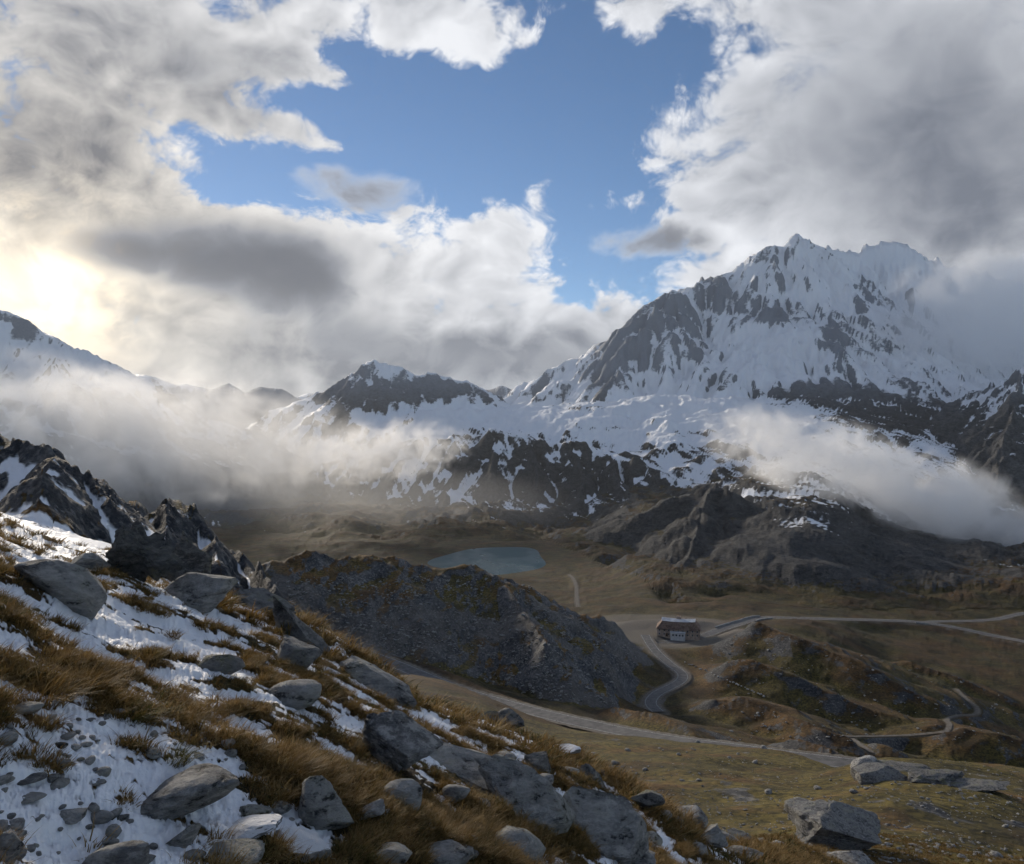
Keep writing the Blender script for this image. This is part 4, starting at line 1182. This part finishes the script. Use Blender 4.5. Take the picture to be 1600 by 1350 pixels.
def noise3(p, s, seed):
    return (pn(p[:, 0] * s + seed, p[:, 1] * s + 3.1 * seed, 1) + pn(p[:, 1] * s - seed, p[:, 2] * s + 1.7 * seed, 2) + pn(p[:, 2] * s + 2.3 * seed, p[:, 0] * s, 3)) / 1.8
_ICO = {}
def ico(sub):
    if sub not in _ICO:
        bm = bmesh.new(); bmesh.ops.create_icosphere(bm, subdivisions=sub, radius=1.0)
        _ICO[sub] = (np.array([v.co[:] for v in bm.verts]), [tuple(v.index for v in f.verts) for f in bm.faces])
        bm.free()
    return _ICO[sub]
def rock_shape(seed, dims, sub=4, cuts=12, rounded=.06, noise=.07, lean=0.0, peak=0.0, twist=0.0):
    """a boulder: a ball cut by joint planes, roughened; its foot is at z=0"""
    rr = np.random.RandomState(seed)
    v, f = ico(sub)
    v = v.copy()
    for k in range(cuts + 5):
        n = rr.normal(size=3); n[2] = n[2] * .8 + .15; n /= np.linalg.norm(n)
        dcut = rr.uniform(.34, .74) if rounded < .3 else rr.uniform(.5, .85)
        d = v @ n - dcut
        v = v - np.clip(d, 0, None)[:, None] * n * (1 - rounded)
    v += (noise3(v, 1.3, seed % 17) * noise)[:, None] * v
    v += (noise3(v, 4.0, seed % 13 + 2) * noise * .42)[:, None] * v
    if sub >= 3: v += (noise3(v, 11.0, seed % 11 + 5) * noise * .20)[:, None] * v
    ax = rr.normal(size=3); ax /= np.linalg.norm(ax)
    if sub >= 4:
        s1 = v @ ax
        lay = pn(s1 * 5.5 + .25 * noise3(v, 2.0, 3), v[:, 0] * 1.2 + seed, 6)
        v += (lay * .030 * (1 - rounded))[:, None] * v
        cr_ = 1 - np.abs(noise3(v, 2.1, seed % 9 + 1)) * 2.2
        v -= (np.clip(cr_ - .80, 0, 1) * .38)[:, None] * v
        v += (noise3(v, 22.0, seed % 7 + 3) * .010)[:, None] * v
    lo, hi = v.min(0), v.max(0)
    v = (v - (lo + hi) / 2) / (hi - lo)
    if peak:
        k = 1 - peak * np.clip(v[:, 2] + .2, 0, None)
        v[:, 0] *= k; v[:, 1] *= k
    v = v * np.array(dims)
    v[:, 2] += dims[2] / 2
    v[:, 2] += v[:, 0] * lean
    if twist:
        c, s = math.cos(twist), math.sin(twist)
        v[:, :2] = v[:, :2] @ np.array([[c, s], [-s, c]])
    return v, f
def rock_mesh(seed, dims, mat, **kw):
    v, f = rock_shape(seed, dims, **kw)
    me = bpy.data.meshes.new('boulder')
    me.from_pydata(v.tolist(), [], f)
    me.polygons.foreach_set('use_smooth', [True] * len(f))
    me.materials.append(mat)
    if kw.get('rounded', .06) < .3: me.set_sharp_from_angle(angle=R(24))
    return me
# bearing, foot sight line, width, height (in sight units), depth ratio, distance window, material, shape options, label
BOULDERS = [
    (262, 1288, 168, 84, .75, (2, 12), 'R', dict(lean=.22, rounded=.45, noise=.08, cuts=7), 'smooth grey oval slab tilted in the snow, largest stone at lower left'),
    (500, 1306, 100, 108, .8, (2, 12), 'R', dict(peak=.45, lean=-.1, noise=.09), 'upright grey rock with green lichen on its right face'),
    (612, 1214, 150, 112, .9, (2, 14), 'R', dict(peak=.55, noise=.11, cuts=8), 'big grey pyramid shaped boulder in the middle of the slope'),
    (158, 1368, 112, 84, .8, (2, 12), 'R', dict(rounded=.4, noise=.08, lean=.2), 'rounded grey boulder cut by the bottom edge at lower left'),
    (372, 1318, 112, 46, .8, (2, 12), 'S', dict(lean=.2, rounded=.3), 'flat pale stone half covered with snow beside the oval slab'),
    (350, 1356, 102, 50, .8, (2, 12), 'R', dict(rounded=.5, cuts=6), 'low rounded brown grey stone at the bottom edge'),
    (278, 1332, 50, 42, .8, (2, 12), 'R', dict(lean=.35), 'small blue grey wedge stone under the oval slab'),
    (462, 1346, 96, 54, .8, (2, 12), 'S', dict(lean=-.35, noise=.08), 'dark slab sloping right with a snow cap beside the lichen rock'),
    (390, 1282, 52, 34, .8, (2, 12), 'R', dict(), 'small grey stone between the oval slab and the upright rock'),
    (571, 1284, 58, 36, .8, (2, 12), 'R', dict(lean=.2), 'small pale grey stone right of the upright lichen rock'),
    (622, 1262, 72, 56, .8, (2, 12), 'R', dict(rounded=.35), 'pale brownish stone half hidden in grass below the pyramid boulder'),
    (604, 1358, 76, 50, .8, (2, 12), 'R', dict(), 'pale stone at the bottom edge left of the rounded grey one'),
    (692, 1362, 82, 56, .9, (2, 12), 'R', dict(rounded=.5), 'rounded grey stone at the bottom edge under rust coloured grass'),
    (735, 1232, 170, 66, .7, (2, 14), 'R', dict(lean=-.25, noise=.14), 'long low grey outcrop beside the pyramid boulder'),
    (822, 1292, 150, 112, .8, (2, 14), 'R', dict(lean=-.35, noise=.16, cuts=11), 'large fractured boulder with dark hollows right of centre'),
    (948, 1336, 134, 118, .85, (2, 14), 'R', dict(lean=-.28, noise=.10, cuts=9), 'large lichen speckled grey boulder at lower centre right'),
    (985, 1362, 96, 46, .8, (2, 14), 'R', dict(lean=-.1), 'low grey rock at the bottom edge under the speckled boulder'),
    (1016, 1272, 56, 46, .9, (4, 24), 'M', dict(), 'small dark block standing on the slope above the speckled boulder'),
    (1072, 1246, 84, 44, .8, (4, 40), 'R', dict(), 'pale grey boulder with snow at its foot on the slope edge'),
    (1130, 1262, 88, 48, .8, (4, 40), 'R', dict(lean=-.3), 'grey angular boulder right of the snow patch on the slope edge'),
    (1172, 1282, 62, 34, .8, (4, 40), 'M', dict(lean=-.35), 'dark low boulder at the lower end of the edge group'),
    (1118, 1330, 48, 52, .9, (4, 30), 'R', dict(peak=.3), 'upright grey rock among snow streaks at lower right'),
    (1166, 1344, 66, 36, .9, (4, 30), 'M', dict(), 'dark low rock among snow streaks at lower right'),
    (1345, 1362, 70, 46, .9, (4, 40), 'R', dict(), 'brown grey rock at the bottom edge under the big block'),
    (1330, 1330, 156, 96, .75, (15, 80), 'G', dict(lean=-.14, cuts=4, rounded=.02, noise=.22, twist=.35), 'biggest block on the meadow, split with an overhanging dark edge'),
    (1358, 1206, 44, 36, .8, (40, 180), 'P', dict(rounded=.4), 'pale capped boulder on the meadow crest'),
    (1392, 1220, 92, 42, .7, (40, 180), 'G', dict(lean=-.1, noise=.2, cuts=3), 'long dark boulder lying beside the pale capped one on the crest'),
    (1350, 1216, 28, 22, .8, (40, 180), 'R', dict(), 'small boulder leaning under the pale capped one'),
    (1478, 1226, 100, 36, .6, (40, 180), 'M', dict(noise=.32, cuts=2), 'low dark outcrop on the meadow crest right of the boulder pair'),
    (1548, 1240, 110, 32, .6, (40, 180), 'M', dict(noise=.32, cuts=2), 'low rubble outcrop near the right edge of the meadow'),
    (1420, 1206, 90, 24, .6, (60, 180), 'M', dict(noise=.3, cuts=2), 'flat dark outcrop behind the long dark boulder'),
    (458, 1042, 74, 58, .8, (5, 30), 'M', dict(lean=-.3, cuts=11), 'dark angular block on the slope edge above the round lichen boulder'),
    (452, 1102, 88, 52, .8, (4, 24), 'R', dict(rounded=.5, cuts=6), 'rounded lichen covered boulder in grass left of centre'),
    (582, 1082, 138, 62, .6, (5, 30), 'R', dict(lean=-.3, noise=.14), 'long grey outcrop lying along the slope edge above the pyramid boulder'),
    (338, 1050, 66, 40, .8, (4, 24), 'M', dict(), 'dark brown boulder in grass left of the round lichen boulder'),
    (205, 905, 122, 108, .8, (10, 60), 'B', dict(noise=.5, cuts=-2, peak=.35, sub=5), 'tall black mossy boulder, left half of the split pair'),
    (272, 915, 112, 112, .8, (10, 60), 'B', dict(noise=.5, cuts=-2, peak=.5, lean=-.2, sub=5), 'tall black mossy boulder, right half of the split pair'),
    (292, 945, 120, 66, .8, (8, 50), 'R', dict(noise=.12, lean=-.1), 'grey rounded outcrop in front of the black mossy pair'),
    (66, 925, 150, 78, .6, (6, 40), 'R', dict(lean=-.3, rounded=.2), 'long grey slab sloping right at the left edge'),
    (128, 892, 60, 30, .8, (10, 60), 'R', dict(), 'low grey boulder between the long slab and the black mossy pair'),
    (405, 955, 96, 42, .8, (8, 50), 'M', dict(noise=.14, lean=-.2), 'greenish mossy outcrop at the slope edge'),
    (468, 1004, 104, 86, .8, (8, 50), 'M', dict(noise=.14, lean=-.5), 'dark steep outcrop dropping over the slope edge'),
    (768, 1128, 44, 28, .8, (6, 40), 'M', dict(), 'dark rock on the slope edge below the road'),
    (796, 1138, 48, 34, .8, (6, 40), 'M', dict(), 'black rounded rock next to the dark one on the slope edge'),
    (842, 1206, 46, 50, .8, (5, 40), 'M', dict(lean=-.5), 'dark wedge rock in brown grass behind the fractured boulder'),
    (926, 1222, 52, 46, .8, (5, 40), 'M', dict(lean=-.5), 'dark wedge rock in snowy grass behind the speckled boulder'),
    (884, 1180, 50, 26, .8, (5, 40), 'S', dict(), 'snow dusted rock on the slope edge behind the dark wedges'),
    (33, 1118, 46, 22, .8, (3, 20), 'R', dict(rounded=.5), 'small brown stone in the snow at the left edge'),
    (36, 1228, 48, 20, .9, (2, 12), 'R', dict(rounded=.5), 'upper of two small brown stones in the snow at lower left'),
    (36, 1256, 44, 16, .9, (2, 12), 'R', dict(rounded=.5), 'lower of two small brown stones in the snow at lower left'),
    (2, 1345, 44, 62, .9, (2, 12), 'R', dict(), 'dark stone cut by the left edge near the bottom corner'),
    (102, 1290, 40, 24, .9, (2, 12), 'R', dict(), 'small brown stone left of the oval slab'),
]
MATS = {'R': M_ROCK, 'S': M_ROCKS, 'M': M_MOSS, 'P': M_PALE, 'B': M_BLACK, 'G': M_GREY}
BOULDER_SPOTS = []
for k, (x, y, w, h, dr, win, mk, opt, label) in enumerate(BOULDERS):
    yy = min(y, 1349)
    q = hit(x, yy, win[0], win[1])
    s = q.y / FX * (1.14 if w >= 120 and y > 1150 else 1.0)
    dims = (w * s, w * s * dr, max((h - .7 * (y - 675) / FX * w * dr) * 1.25, h * .42) * s)
    if y > 1349:
        q = hit(x, y, max(win[0] * .8, 1.7), win[1]); s = q.y / FX * (1.14 if w >= 120 and y > 1150 else 1.0); dims = (w * s, w * s * dr, max((h - .7 * (y - 675) / FX * w * dr) * 1.25, h * .42) * s)
    o = bpy.data.objects.new('boulder', rock_mesh(100 + k * 7, dims, MATS[mk], **{'sub': 5 if w >= 95 and y > 1150 else 4, **opt}))
    link(o)
    o.location = (q.x, q.y + dims[1] * .42, 0)
    o.location.z = min(ground_z(q.x, q.y + dims[1] * .42), q.z + .12 * dims[2]) - dims[2] * (.16 + .5 * max(-opt.get('lean', 0), 0))
    BOULDER_SPOTS.append((q.x, q.y + dims[1] * .42, max(dims[0], dims[1]) * .5, q.y))
    tag(o, label, 'boulder')

# ---- loose stones one can still count
rs = random.Random(5)
STONES = [rock_mesh(900 + i, (1.0, rs.uniform(.6, .9), rs.uniform(.38, .62)), M_ROCK, sub=2, rounded=.3, noise=.1, cuts=6) for i in range(7)]
STONES_P = [rock_mesh(950 + i, (1.0, rs.uniform(.6, .9), rs.uniform(.4, .6)), M_PALE, sub=2, rounded=.3, noise=.1, cuts=6) for i in range(4)]
def stones(n, area, size, label, group, meshes, ylo, yhi):
    c = 0; guard = 0
    while c < n and guard < n * 30:
        guard += 1
        x = rs.uniform(area[0], area[1]); y = rs.uniform(area[2], area[3])
        q = hit(x, y, ylo, yhi)
        if q.y > yhi * .98 or abs(800 + FX * q.x / q.y - x) > 3 or abs(675 - FX * q.z / q.y - y) > 4: continue
        if any((q.x - b[0]) ** 2 + (q.y - b[1]) ** 2 < (b[2] * 1.05) ** 2 for b in BOULDER_SPOTS): continue
        o = bpy.data.objects.new('stone', rs.choice(meshes)); link(o)
        sz = size[0] * (size[1] / size[0]) ** (rs.random() ** 1.7) * (1.0 if rs.random() < .85 else 1.5)
        o.scale = (sz, sz, sz)
        o.rotation_euler = (rs.uniform(-.3, .3), rs.uniform(-.3, .3), rs.uniform(0, 6.28))
        o.location = (q.x, q.y, q.z - .16 * sz)
        tag(o, label, 'stone', group)
        c += 1
stones(100, (0, 330, 1110, 1349), (.03, .10), 'small brown stone lying in the snow at lower left', 'small stones in the snow at lower left', STONES, 1.8, 9)
stones(50, (330, 720, 1150, 1349), (.03, .11), 'small grey stone between grass and snow near the bottom centre', 'small stones near the bottom centre', STONES, 1.8, 9)
stones(40, (640, 1240, 1180, 1349), (.10, .35), 'small grey stone in the brown grass of the lower slope', 'stones on the lower slope', STONES, 3, 40)
stones(60, (1010, 1590, 1205, 1340), (.25, 1.0), 'grey stone scattered over the olive meadow', 'stones strewn over the meadow', STONES, 28, 170)
stones(25, (860, 1250, 1160, 1215), (.5, 1.5), 'grey stone on the ground between slope and road', 'stones below the road', STONES, 60, 235)
# a line of pale stones marking the old track above the double bend
for k in range(26):
    x = 1072 + k * 4.9 + rs.uniform(-2, 2); y = 1036 + k * 2.1 + rs.uniform(-1.5, 1.5)
    q = hit(x, y, 380, 640)
    o = bpy.data.objects.new('stone', rs.choice(STONES_P)); link(o)
    sz = rs.uniform(.9, 2.0); o.scale = (sz, sz, sz); o.location = (q.x, q.y, q.z - .1 * sz); o.rotation_euler = (0, 0, rs.uniform(0, 6))
    tag(o, 'pale stone in the row edging the grassy hump by the bend', 'stone', 'row of pale stones by the bend')

# ---- block fields too many to count: one mass each
def rubble(name, label, n, area, size, ylo, yhi, mat, region=None):
    vb, fb = rock_shape(77, (1, .8, .6), sub=1, cuts=5, noise=.1)
    fb = np.array(fb)
    V, F = [], []
    rn = np.random.RandomState(len(name) + n)
    c = 0
    for _ in range(n * 4):
        if c >= n: break
        x = rn.uniform(area[0], area[1]); y = rn.uniform(area[2], area[3])
        q = hit(x, y, ylo, yhi)
        if abs(675 - FX * q.z / q.y - y) > 4: continue
        i = int(np.searchsorted(YR, q.y)); j = int(np.searchsorted(UC, q.x / q.y))
        i = min(i, HF.shape[0] - 1); j = min(j, HF.shape[1] - 1)
        if region and REGIONS[REG[i, j]] not in region: continue
        if ROADMASK[i, j] > .3: continue
        if rn.rand() > .25 + .75 * (pn(np.array([q.x / 18.0]), np.array([q.y / 18.0]), 9)[0] > -.1): continue
        sz = size[0] * (size[1] / size[0]) ** (rn.rand() ** 1.8)
        a = rn.uniform(0, 6.28); ca, sa = math.cos(a), math.sin(a)
        p = vb * np.array([sz * rn.uniform(.7, 1.3), sz * rn.uniform(.7, 1.3), sz * rn.uniform(.6, 1.2)])
        p = np.stack([p[:, 0] * ca - p[:, 1] * sa, p[:, 0] * sa + p[:, 1] * ca, p[:, 2]], 1) + np.array([q.x, q.y, q.z - sz * .2])
        V.append(p); F.append(fb + c * len(vb)); c += 1
    V = np.concatenate(V); F = np.concatenate(F)
    me = bpy.data.meshes.new(name)
    me.from_pydata(V.tolist(), [], F.tolist())
    me.materials.append(mat)
    o = link(bpy.data.objects.new(name, me))
    o['kind'] = 'stuff'; o['label'] = label
rubble('scree', 'grey block scree covering the face of the rocky hill', 2600, (450, 1000, 900, 1100), (.6, 2.4), 290, 520, M_ROCK, ('knoll',))
rubble('rubble', 'loose grey blocks strewn over the rock ribs of the pass', 260, (1100, 1590, 975, 1160), (.6, 2.2), 240, 640, M_ROCK, ('hummock',))
rubble('gravel', 'pebbles and small stones in the olive meadow', 2200, (880, 1600, 1185, 1348), (.08, .45), 26, 150, M_ROCK)

# ------------------------------------------------------------------ grass
def grass_material(name, cols):
    m, t, b = new_mat(name)
    oi = t.n.new('ShaderNodeObjectInfo')
    rnd = t.attr('tone', 'INSTANCER')
    blade = t.attr('blade')
    hgt = t.attr('along')
    a, b1, c = cols
    k = t.add(t.mul(rnd, .6), t.mul(blade, .4))
    col = t.mix(t.ss(k, .15, .5), a, b1)
    col = t.mix(t.ss(k, .5, .9), col, c)
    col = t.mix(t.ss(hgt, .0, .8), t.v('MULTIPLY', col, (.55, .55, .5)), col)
    col = t.mix(t.mul(t.ss(hgt, .5, 1.0), t.ss(blade, .3, .9)), col, (0.40, 0.27, 0.12))
    t.put(b.inputs['Base Color'], col)
    b.inputs['Roughness'].default_value = .7
    tr = t.n.new('ShaderNodeBsdfTranslucent')
    t.put(tr.inputs[0], col)
    ms = t.n.new('ShaderNodeMixShader'); ms.inputs[0].default_value = .35
    out = [n for n in t.n if n.type == 'OUTPUT_MATERIAL'][0]
    t.l.new(b.outputs[0], ms.inputs[1]); t.l.new(tr.outputs[0], ms.inputs[2]); t.l.new(ms.outputs[0], out.inputs[0])
    return m
OLIVE, RUST, STRAW = (0.075, 0.070, 0.018), (0.205, 0.118, 0.036), (0.38, 0.265, 0.115)
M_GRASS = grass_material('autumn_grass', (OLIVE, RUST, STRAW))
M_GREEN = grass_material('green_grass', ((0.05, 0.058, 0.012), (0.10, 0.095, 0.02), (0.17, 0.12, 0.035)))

def tuft_mesh(name, seed, blades, length, spread, width, mat, lean=(.35, .05), seg=3):
    rr = np.random.RandomState(seed)
    V, F, BL, AL = [], [], [], []
    for k in range(blades):
        a = rr.uniform(0, 2 * math.pi)
        r = spread * math.sqrt(rr.rand())
        bx, by = r * math.cos(a), r * math.sin(a)
        L = length * rr.uniform(.45, 1.15)
        out = rr.uniform(.15, .95)
        dx = math.cos(a) * out * .8 + lean[0] + rr.normal() * .3
        dy = math.sin(a) * out * .8 + lean[1] + rr.normal() * .3
        w = width * rr.uniform(.6, 1.2)
        pa = a + math.pi / 2 + rr.normal() * .5
        px, py = math.cos(pa) * w / 2, math.sin(pa) * w / 2
        tone = rr.rand()
        i0 = len(V)
        droop = rr.uniform(.25, .9)
        for s in range(seg + 1):
            q = s / seg
            x = bx + dx * L * q * (.55 + .45 * q); y = by + dy * L * q * (.55 + .45 * q)
            z = L * (q - droop * .62 * q * q) * .9
            tw = 1 - q ** 1.5
            if s < seg:
                V += [(x - px * tw, y - py * tw, z), (x + px * tw, y + py * tw, z)]; AL += [q, q]; BL += [tone, tone]
            else:
                V.append((x, y, z)); AL.append(1.0); BL.append(tone)
        for s in range(seg - 1):
            j = i0 + 2 * s
            F.append((j, j + 1, j + 3, j + 2))
        j = i0 + 2 * (seg - 1)
        F.append((j, j + 1, j + 2))
    me = bpy.data.meshes.new(name)
    me.from_pydata(V, [], F)
    for nm, arr in (('blade', BL), ('along', AL)):
        at = me.attributes.new(nm, 'FLOAT', 'POINT'); at.data.foreach_set('value', np.array(arr, np.float32))
    me.materials.append(mat)
    return me

tuft_col = bpy.data.collections.new('grass_tuft_kit')
for i in range(5):
    o = bpy.data.objects.new('grass_tuft', tuft_mesh('grass_tuft', 40 + i, 64, .125, .085, .0065, M_GRASS, (.15, .05))); tuft_col.objects.link(o)
coarse_col = bpy.data.collections.new('grass_clump_kit')
for i in range(3):
    o = bpy.data.objects.new('grass_clump', tuft_mesh('grass_clump', 70 + i, 34, .26, .16, .020, M_GRASS, seg=2)); coarse_col.objects.link(o)

def scatter(name, label, coll, pts, nvar):
    """pts: (x, y, z, rx, ry, rz, scale, tone)"""
    me = bpy.data.meshes.new(name)
    a = np.array(pts, np.float32)
    me.vertices.add(len(a)); me.vertices.foreach_set('co', a[:, :3].ravel())
    at = me.attributes.new('turn', 'FLOAT_VECTOR', 'POINT'); at.data.foreach_set('vector', a[:, 3:6].ravel())
    at = me.attributes.new('size', 'FLOAT', 'POINT'); at.data.foreach_set('value', a[:, 6].copy())
    at = me.attributes.new('tone', 'FLOAT', 'POINT'); at.data.foreach_set('value', a[:, 7].copy())
    at = me.attributes.new('pick', 'INT', 'POINT'); at.data.foreach_set('value', (np.arange(len(a)) % nvar).astype(np.int32))
    o = link(bpy.data.objects.new(name, me))
    o['kind'] = 'stuff'; o['label'] = label
    ng = bpy.data.node_groups.new(name, 'GeometryNodeTree')
    ng.interface.new_socket('Geometry', in_out='INPUT', socket_type='NodeSocketGeometry')
    ng.interface.new_socket('Geometry', in_out='OUTPUT', socket_type='NodeSocketGeometry')
    N = ng.nodes; Lk = ng.links
    gi = N.new('NodeGroupInput'); go = N.new('NodeGroupOutput')
    ci = N.new('GeometryNodeCollectionInfo'); ci.inputs['Collection'].default_value = coll
    ci.inputs['Separate Children'].default_value = True; ci.inputs['Reset Children'].default_value = True
    m2p = N.new('GeometryNodeMeshToPoints')
    ip = N.new('GeometryNodeInstanceOnPoints'); ip.inputs['Pick Instance'].default_value = True
    def na(nm, ty):
        q = N.new('GeometryNodeInputNamedAttribute'); q.data_type = ty; q.inputs[0].default_value = nm
        return q.outputs[0]
    Lk.new(gi.outputs[0], m2p.inputs[0]); Lk.new(m2p.outputs[0], ip.inputs['Points'])
    Lk.new(ci.outputs[0], ip.inputs['Instance'])
    Lk.new(na('pick', 'INT'), ip.inputs['Instance Index'])
    e2r = N.new('FunctionNodeEulerToRotation'); Lk.new(na('turn', 'FLOAT_VECTOR'), e2r.inputs[0]); Lk.new(e2r.outputs[0], ip.inputs['Rotation'])
    Lk.new(na('size', 'FLOAT'), ip.inputs['Scale'])
    Lk.new(ip.outputs[0], go.inputs[0])
    md = o.modifiers.new('scatter', 'NODES'); md.node_group = ng
    return o

def grass_points(n, ylo, yhi, power, smin, smax, keep, seed):
    rr = np.random.RandomState(seed)
    out = []
    tries = 0
    while len(out) < n and tries < n * 12:
        m_ = 4000
        tries += m_
        Y = (ylo ** (1 - power) + rr.rand(m_) * (yhi ** (1 - power) - ylo ** (1 - power))) ** (1 / (1 - power)) if power != 1 else ylo * (yhi / ylo) ** rr.rand(m_)
        u = rr.uniform(-0.72, 0.72, m_)
        i = np.clip(np.searchsorted(YR, Y), 1, HF.shape[0] - 1); j = np.clip(np.searchsorted(UC, u), 1, HF.shape[1] - 1)
        s = SNOW[i, j]; reg = REG[i, j]
        X = u * Y
        lush = fbm(X, Y, 1.9, 3, .5, 311)
        ok = (rr.rand(m_) < keep(s, lush, u, Y)) & ((reg == RID['hillside']) | (reg == RID['meadow']))
        for k in np.where(ok)[0]:
            x, y = X[k], Y[k]
            if any((x - b[0]) ** 2 + (y - b[1]) ** 2 < (b[2] * .8) ** 2 for b in BOULDER_SPOTS): continue
            z = ground_z(x, y)
            tone = float(np.clip(.44 + .8 * lush[k] + rr.normal() * .24, 0, 1))
            out.append((x, y, z - .012, rr.normal() * .12, .12 + rr.normal() * .15, rr.normal() * 1.1, rr.uniform(smin, smax) * (1 + .35 * lush[k]), tone))
            if len(out) >= n: break
    return out
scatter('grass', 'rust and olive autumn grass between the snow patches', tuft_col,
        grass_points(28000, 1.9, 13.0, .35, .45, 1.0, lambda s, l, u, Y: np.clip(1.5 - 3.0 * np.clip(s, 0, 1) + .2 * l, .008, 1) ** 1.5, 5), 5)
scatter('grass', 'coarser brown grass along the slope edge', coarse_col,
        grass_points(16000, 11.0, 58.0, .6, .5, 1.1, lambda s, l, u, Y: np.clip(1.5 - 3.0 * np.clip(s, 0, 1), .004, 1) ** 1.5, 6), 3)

# ---- the big tussocks, each its own plant
TUSSOCKS = [
    (62, 1090, 1.5, 0, 'wide olive brown grass tussock at the left edge above the snow'),
    (128, 1072, 1.4, 0, 'rust brown grass tussock second from the left edge'),
    (205, 1118, 1.2, 1, 'dark green grass tussock at the right end of the left tussock row'),
    (272, 1185, .9, 1, 'round olive green tussock alone in the lower left snow'),
    (330, 1130, 1.0, 0, 'brown grass tussock between the green tussock and the snow field'),
    (445, 1200, 1.3, 0, 'big rust brown tussock left of the pyramid boulder'),
    (498, 1222, 1.2, 0, 'long haired rust tussock leaning right above the upright rock'),
    (385, 1335, .8, 1, 'small green tussock between the stones at the bottom'),
    (548, 1345, 1.0, 1, 'bright green tussock at the foot of the upright lichen rock'),
    (690, 1300, 1.3, 0, 'orange tussock in front of the long low outcrop'),
    (760, 1325, 1.4, 0, 'large orange tussock below the fractured boulder'),
    (840, 1345, 1.3, 0, 'orange tussock at the bottom edge left of the speckled boulder'),
    (600, 1300, .9, 0, 'brown tussock between the small pale stones'),
]
TM = [[tuft_mesh('tussock', 300 + i, 380, .27, .17, .0068, M_GRASS, (.22, .05)) for i in range(3)], [tuft_mesh('tussock', 320 + i, 360, .30, .15, .0060, M_GREEN) for i in range(2)]]
for k, (x, y, s, g, label) in enumerate(TUSSOCKS):
    q = hit(x, y, 1.8, 14)
    o = link(bpy.data.objects.new('grass_tussock', TM[g][k % len(TM[g])]))
    o.location = (q.x, q.y, q.z - .03); o.scale = (s * .66, s * .66, s * .60)
    o.rotation_euler = (0, .12, rs.uniform(-.5, .5))
    o['tone'] = .55 if g == 0 else .4
    tag(o, label, 'grass tussock')

# ------------------------------------------------------------------ mist banks and haze
def mist(name, label, centre, radii, tilt, sigma, seed, soft=.35, nscale=2.0, namp=2.2, sharp=1.0, aniso=.35):
    m = bpy.data.materials.new(name)
    m.use_nodes = True
    t = NT(m.node_tree)
    for n in list(t.n): t.n.remove(n)
    out = t.n.new('ShaderNodeOutputMaterial')
    pv = t.n.new('ShaderNodeVolumePrincipled')
    pv.inputs['Color'].default_value = (.998, .998, .998, 1)
    pv.inputs['Anisotropy'].default_value = aniso
    p = t.tex('Object')
    r = t.v('LENGTH', p)
    # hold the grain of the cloud even although the bank is stretched
    rm = max(radii)
    pw = t.v('ADD', t.v('MULTIPLY', p, tuple(q / rm for q in radii)), (seed * 1.7, seed * .9, seed * 2.3))
    n1 = t.noise(pw, nscale, 6.0, .62, dist=.9)
    fall = t.sub(1.0, t.mul(r, r))
    dn = t.add(t.mul(fall, sharp), t.mul(t.sub(n1, .5), namp))
    dn = t.mul(t.ss(dn, soft, soft + 1.3, kind='LINEAR'), t.ss(r, 1.0, .72))
    t.put(pv.inputs['Density'], t.mul(dn, sigma))
    t.l.new(pv.outputs[0], out.inputs['Volume'])
    v, f = ico(3)
    o = mesh_obj(name, v.tolist(), f, m)
    o.location = centre
    o.scale = radii
    o.rotation_euler = tilt
    o['kind'] = 'stuff'; o['label'] = label
    m.cycles.volume_step_rate = 0.22
    return o
def weather():
    mist('mist_bank', 'broad sunlit mist bank filling the valley on the left', P(215, 684, 1550), (560, 420, 158), (0, R(4), 0), .0085, 3, .34, 6.0, 5.6)
    mist('mist_bank', 'torn cream mist cloud hanging before the dark cliffs in the centre', P(600, 706, 1950), (250, 170, 95), (0, R(-6), 0), .018, 8, .34, 5.6, 5.2)
    mist('mist_bank', 'long grey mist bank sliding down behind the dark mountain on the right', P(1395, 762, 1650), (480, 220, 118), (0, R(19), 0), .024, 12, .34, 6.0, 5.8)
    mist('mist_bank', 'pale cloud wrapped round the right shoulder of the snow peak', P(1590, 505, 3250), (600, 420, 340), (0, R(10), 0), .010, 17, .05, 4.2, 3.6)
    mist('mist_bank', 'thin ragged mist trailing off the lower end of the right hand bank', P(1520, 822, 1500), (260, 150, 74), (0, R(16), 0), .014, 23, .30, 3.6, 4.6)
    mist('mist_bank', 'pale veil of mist clinging to the foot of the left mountain', P(70, 612, 1950), (420, 220, 120), (0, R(14), 0), .004, 29, .25, 4.4, 4.4)
    mist('mist_bank', 'small torn shred of mist between the left bank and the cream cloud', P(455, 716, 1750), (150, 110, 74), (0, R(-10), 0), .012, 31, .30, 3.4, 4.6)
    mist('valley_haze', 'faint sunlit haze lying over the valley behind the lake', P(480, 790, 1950), (800, 520, 130), (0, 0, 0), .0011, 37, .15, 1.4, .9)
    # haze: even air around everything
    m = bpy.data.materials.new('haze_air'); m.use_nodes = True
    t = NT(m.node_tree)
    for n in list(t.n): t.n.remove(n)
    out = t.n.new('ShaderNodeOutputMaterial'); pv = t.n.new('ShaderNodeVolumePrincipled')
    pv.inputs['Color'].default_value = (.88, .94, 1.0, 1); pv.inputs['Density'].default_value = 1.5e-5; pv.inputs['Anisotropy'].default_value = .4
    t.l.new(pv.outputs[0], out.inputs['Volume'])
    zlo, zhi = float(HF.min()) - 8.0, float(HF.max()) + 60.0
    v, f = box_vf(-12500, 12500, -60, 10200, zlo, zhi)
    hz = mesh_obj('haze', v, f, m)
    hz['kind'] = 'stuff'; hz['label'] = 'thin mountain haze'
weather()
